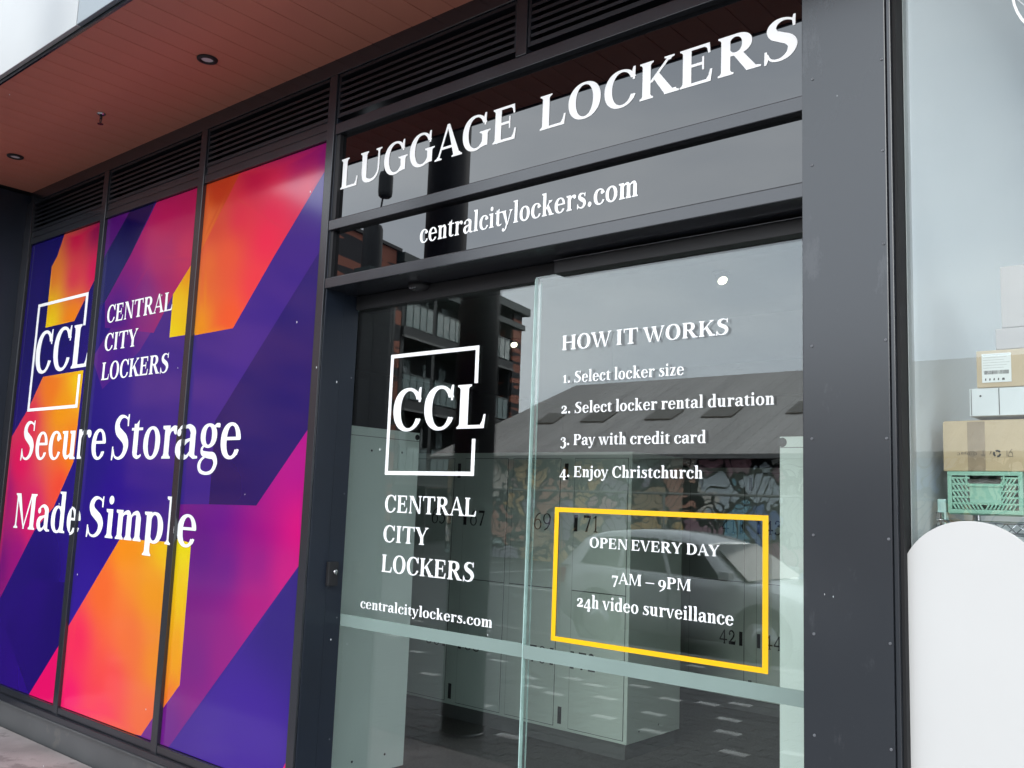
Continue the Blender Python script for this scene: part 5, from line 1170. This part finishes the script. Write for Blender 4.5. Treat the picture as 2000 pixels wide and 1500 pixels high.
# yard rail in front of the mural
rl = empty('yard_rail', (-10, ye+1.2, -.12), 'thin grey metal rail on posts running along the graffiti wall', 'rail')
zr2 = at(1300, 964, yv1-1.0).z
MB().tube((xl, ye+1.0, zr2), (6, ye+1.0, zr2), .035, n=8).build('top_rail', M['kerb'], rl)
x_ = xl
while x_ < 6: MB().tube((x_, ye+1.0, -.13), (x_, ye+1.0, zr2), .03, n=8).build('post', M['kerb'], rl); x_ += 4.6

# apartment block: long facade receding behind the warehouse
H = 11.0
A0, A1 = vz(650, 430, H), vz(1018, 601, H)
u = (A1-A0); u.z = 0; Lb = u.length; u.normalize(); nrm = Vector((-u.y, u.x, 0))
if nrm.dot(CAM-A0) < 0: nrm = -nrm
ap = empty('apartment_block', (A0.x, A0.y, -.15), 'apartment block of striped red and black brick with steel balconies, across the street', 'building')
def sx(px_, py_):
    d = CR*((px_-1000)/FPX)+CU*((750-py_)/FPX)+CF; o = mir(CAM); d = Vector((d.x, -d.y, d.z)); t = (A0-o).dot(nrm)/d.dot(nrm); q = o+d*t; return (q-A0).dot(u), q.z
def fb(name, s0, s1, z0, z1, d0, d1, m, parent=ap, label=None):
    """box on the facade: s along it, d outwards"""
    P_ = lambda s_, d_, z_: A0+u*s_+nrm*d_+Vector((0, 0, z_-A0.z))
    b = MB(); b.hexa([P_(s0, d0, z0), P_(s1, d0, z0), P_(s1, d1, z0), P_(s0, d1, z0)], [P_(s0, d0, z1), P_(s1, d0, z1), P_(s1, d1, z1), P_(s0, d1, z1)])
    o = b.build(name, m, parent, fixn=True)
    if label: o['label'] = label
    return o
m = bpy.data.materials.new('striped brick'); m.use_nodes = True; n = m.node_tree; p = n.nodes['Principled BSDF']; p.inputs['Roughness'].default_value = .85
tc_ = n.nodes.new('ShaderNodeTexCoord'); mp_ = n.nodes.new('ShaderNodeMapping'); mp_.inputs['Scale'].default_value = (.35, .35, 3.2); n.links.new(tc_.outputs['Object'], mp_.inputs[0])
v_ = n.nodes.new('ShaderNodeTexNoise'); v_.inputs['Scale'].default_value = 1.0; v_.inputs['Detail'].default_value = 1.5; n.links.new(mp_.outputs[0], v_.inputs['Vector'])
r_ = n.nodes.new('ShaderNodeValToRGB'); r_.color_ramp.interpolation = 'CONSTANT'; r_.color_ramp.elements[0].color = (.035, .035, .038, 1); r_.color_ramp.elements[1].position = .48; r_.color_ramp.elements[1].color = (.36, .13, .085, 1)
n.links.new(v_.outputs[0], r_.inputs[0]); n.links.new(r_.outputs[0], p.inputs['Base Color']); M['sbrick'] = m
M['dark_panel'] = mat('dark charcoal cladding', (.022, .025, .026), .6, 0, .1)
M['teal_steel'] = mat('dark green steel', (.02, .04, .04), .5, 0, .1)
M['pale_glass'] = mat('pale glass with sky light in its colour', (.34, .40, .40), .1, 0, .05)  # pale base colour stands in for sky reflected in the glass
M['balus'] = mat('green tinted balustrade glass', (.14, .20, .19), .15, 0, .05)
s_b, _ = sx(787, 484); s_end = Lb
DEPTH = -9.0
fb('wall', -14, s_b, -.15, H, DEPTH, 0, M['sbrick'])
fb('wall', s_b+.01, s_end-.9, -.15, H-.6, DEPTH, -2.2, M['dark_panel'])
fb('brick_pier', s_end-.85, s_end, -.15, H-.02, DEPTH, 0, M['sbrick'])
s1_, _ = sx(745, 700); s2_, _ = sx(768, 700); s3_, _ = sx(795, 650); s4_, _ = sx(870, 650); s5_, _ = sx(943, 650)
fb('coping', -14, s_b+.2, H+.001, H+.12, DEPTH, .12, M['dark_panel'])
fb('roof_slab', s_b+.1, s_end+.3, H-.40, H-.03, -8.9, .3, M['teal_steel'])
fb('roof_beam', s_b+.1, s_end+.2, H-1.1, H-.85, -.3, .1, M['teal_steel'])
for i in range(7): s_ = s_b+.5+i*(s_end-s_b-1.5)/7; fb('roof_light', s_, s_+.5, H-.44, H-.405, -2.0, -.4, M['pale_glass'])
nb = 4
for i in range(nb+1):
    s_ = s_b+.2+(s_end-1.2-s_b)*i/nb; fb('steel_post', s_, s_+.22, -.15, H-.45, -.35, -.1, M['dark_panel'])
for fl in (2.6, 5.4, 8.2):
    if fl > H-1: continue
    fb('balcony_slab', s_b+.15, s_end-.86, fl-.32, fl, -2.19, .05, M['dark_panel'])
    fb('slab_edge', s_b+.15, s_end-.86, fl-.42, fl-.33, -.02, .09, M['kerb'])
    for i in range(nb):
        sa = s_b+.45+(s_end-1.2-s_b)*i/nb; sb_ = s_b+.15+(s_end-1.2-s_b)*(i+1)/nb
        for j in range(4): c_ = (sb_-sa)/4; fb('balustrade_pane', sa+j*c_+.03, sa+(j+1)*c_-.03, fl+.08, fl+1.0, -.10, -.07, M['balus'])
        fb('handrail', sa, sb_, fl+1.0, fl+1.06, -.12, -.05, M['teal_steel'])
        for j in range(3):
            c_ = (sb_-sa)/3
            if (i+j) % 3: fb('window', sa+j*c_+.08, sa+(j+1)*c_-.08, fl+.15, fl+2.1, -2.19, -2.12, M['pale_glass'])
# service pole with a lantern hung beside it
pp = vy(752, 480, 8.0); pt = vy(752, 437, 8.0)
ut = empty('utility_pole', (pp.x, pp.y, -.12), 'thick dark service pole with a capped top standing past the car', 'pole')
MB().lathe((pp.x, pp.y, -.12), [(.20, 0), (.18, pt.z-.35), (.175, pt.z-.06), (.15, pt.z)], 20).build('shaft', M['dark_panel'], ut)
MB().lathe((pp.x, pp.y, pt.z-.12), [(.07, 0), (.07, .2), (.05, .22)], 16).build('cap', M['dark_panel'], ut)
MB().box(pp.x-.21, pp.y-.21, pt.z-1.0, pp.x+.21, pp.y+.21, pt.z-.92).build('collar', M['teal_steel'], ut)
MB().box(pp.x-.28, pp.y+.0, pt.z-1.6, pp.x+.02, pp.y+.24, pt.z-1.1).build('equipment_box', M['teal_steel'], ut)
lt = vy(779, 345, 8.0); lb_ = vy(776, 395, 8.0)
ln_ = empty('hanging_weight', (lt.x, lt.y, lt.z), 'dark cylindrical weight hanging on a cable above the pole', 'cable weight')
lx_, ly_, lzt, lzb = (lt.x+lb_.x)/2, lt.y, lt.z, lb_.z
MB().lathe((lx_, ly_, lzb), [(.09, 0), (.12, .03), (.128, .10), (.128, lzt-lzb-.10), (.11, lzt-lzb-.02), (.05, lzt-lzb), (.05, lzt-lzb+.12)], 20).build('cylinder', M['dark_panel'], ln_)
cu_ = vy(800, 262, 8.0)
MB().tube((lx_, ly_, lzt+.1), (cu_.x, cu_.y, cu_.z+2.0), .022, n=6).build('cable', M['rubber'], ln_)
MB().tube((lx_-.06, ly_, lzb), (pp.x+.1, pp.y+.1, pt.z-.9), .018, n=6).build('cable', M['rubber'], ln_)
# light rain caught against the dark shopfront
rain = MB(); random.seed(21)
for i in range(22):
    px_, py_ = random.uniform(0, 700), random.uniform(60, 1400)
    if random.random() < .35: px_, py_ = random.uniform(0, 2000), random.uniform(0, 1500)
    dist = random.uniform(1.3, 2.6); d = CR*((px_-1000)/FPX)+CU*((750-py_)/FPX)+CF; c_ = CAM+d*dist
    if c_.y > -.2: continue
    rain.lathe(c_, [(.0004, -.0016), (.0007, 0), (.0003, .0019)], 6)
tag(rain.build('raindrops', M['white_wall']), kind='stuff')
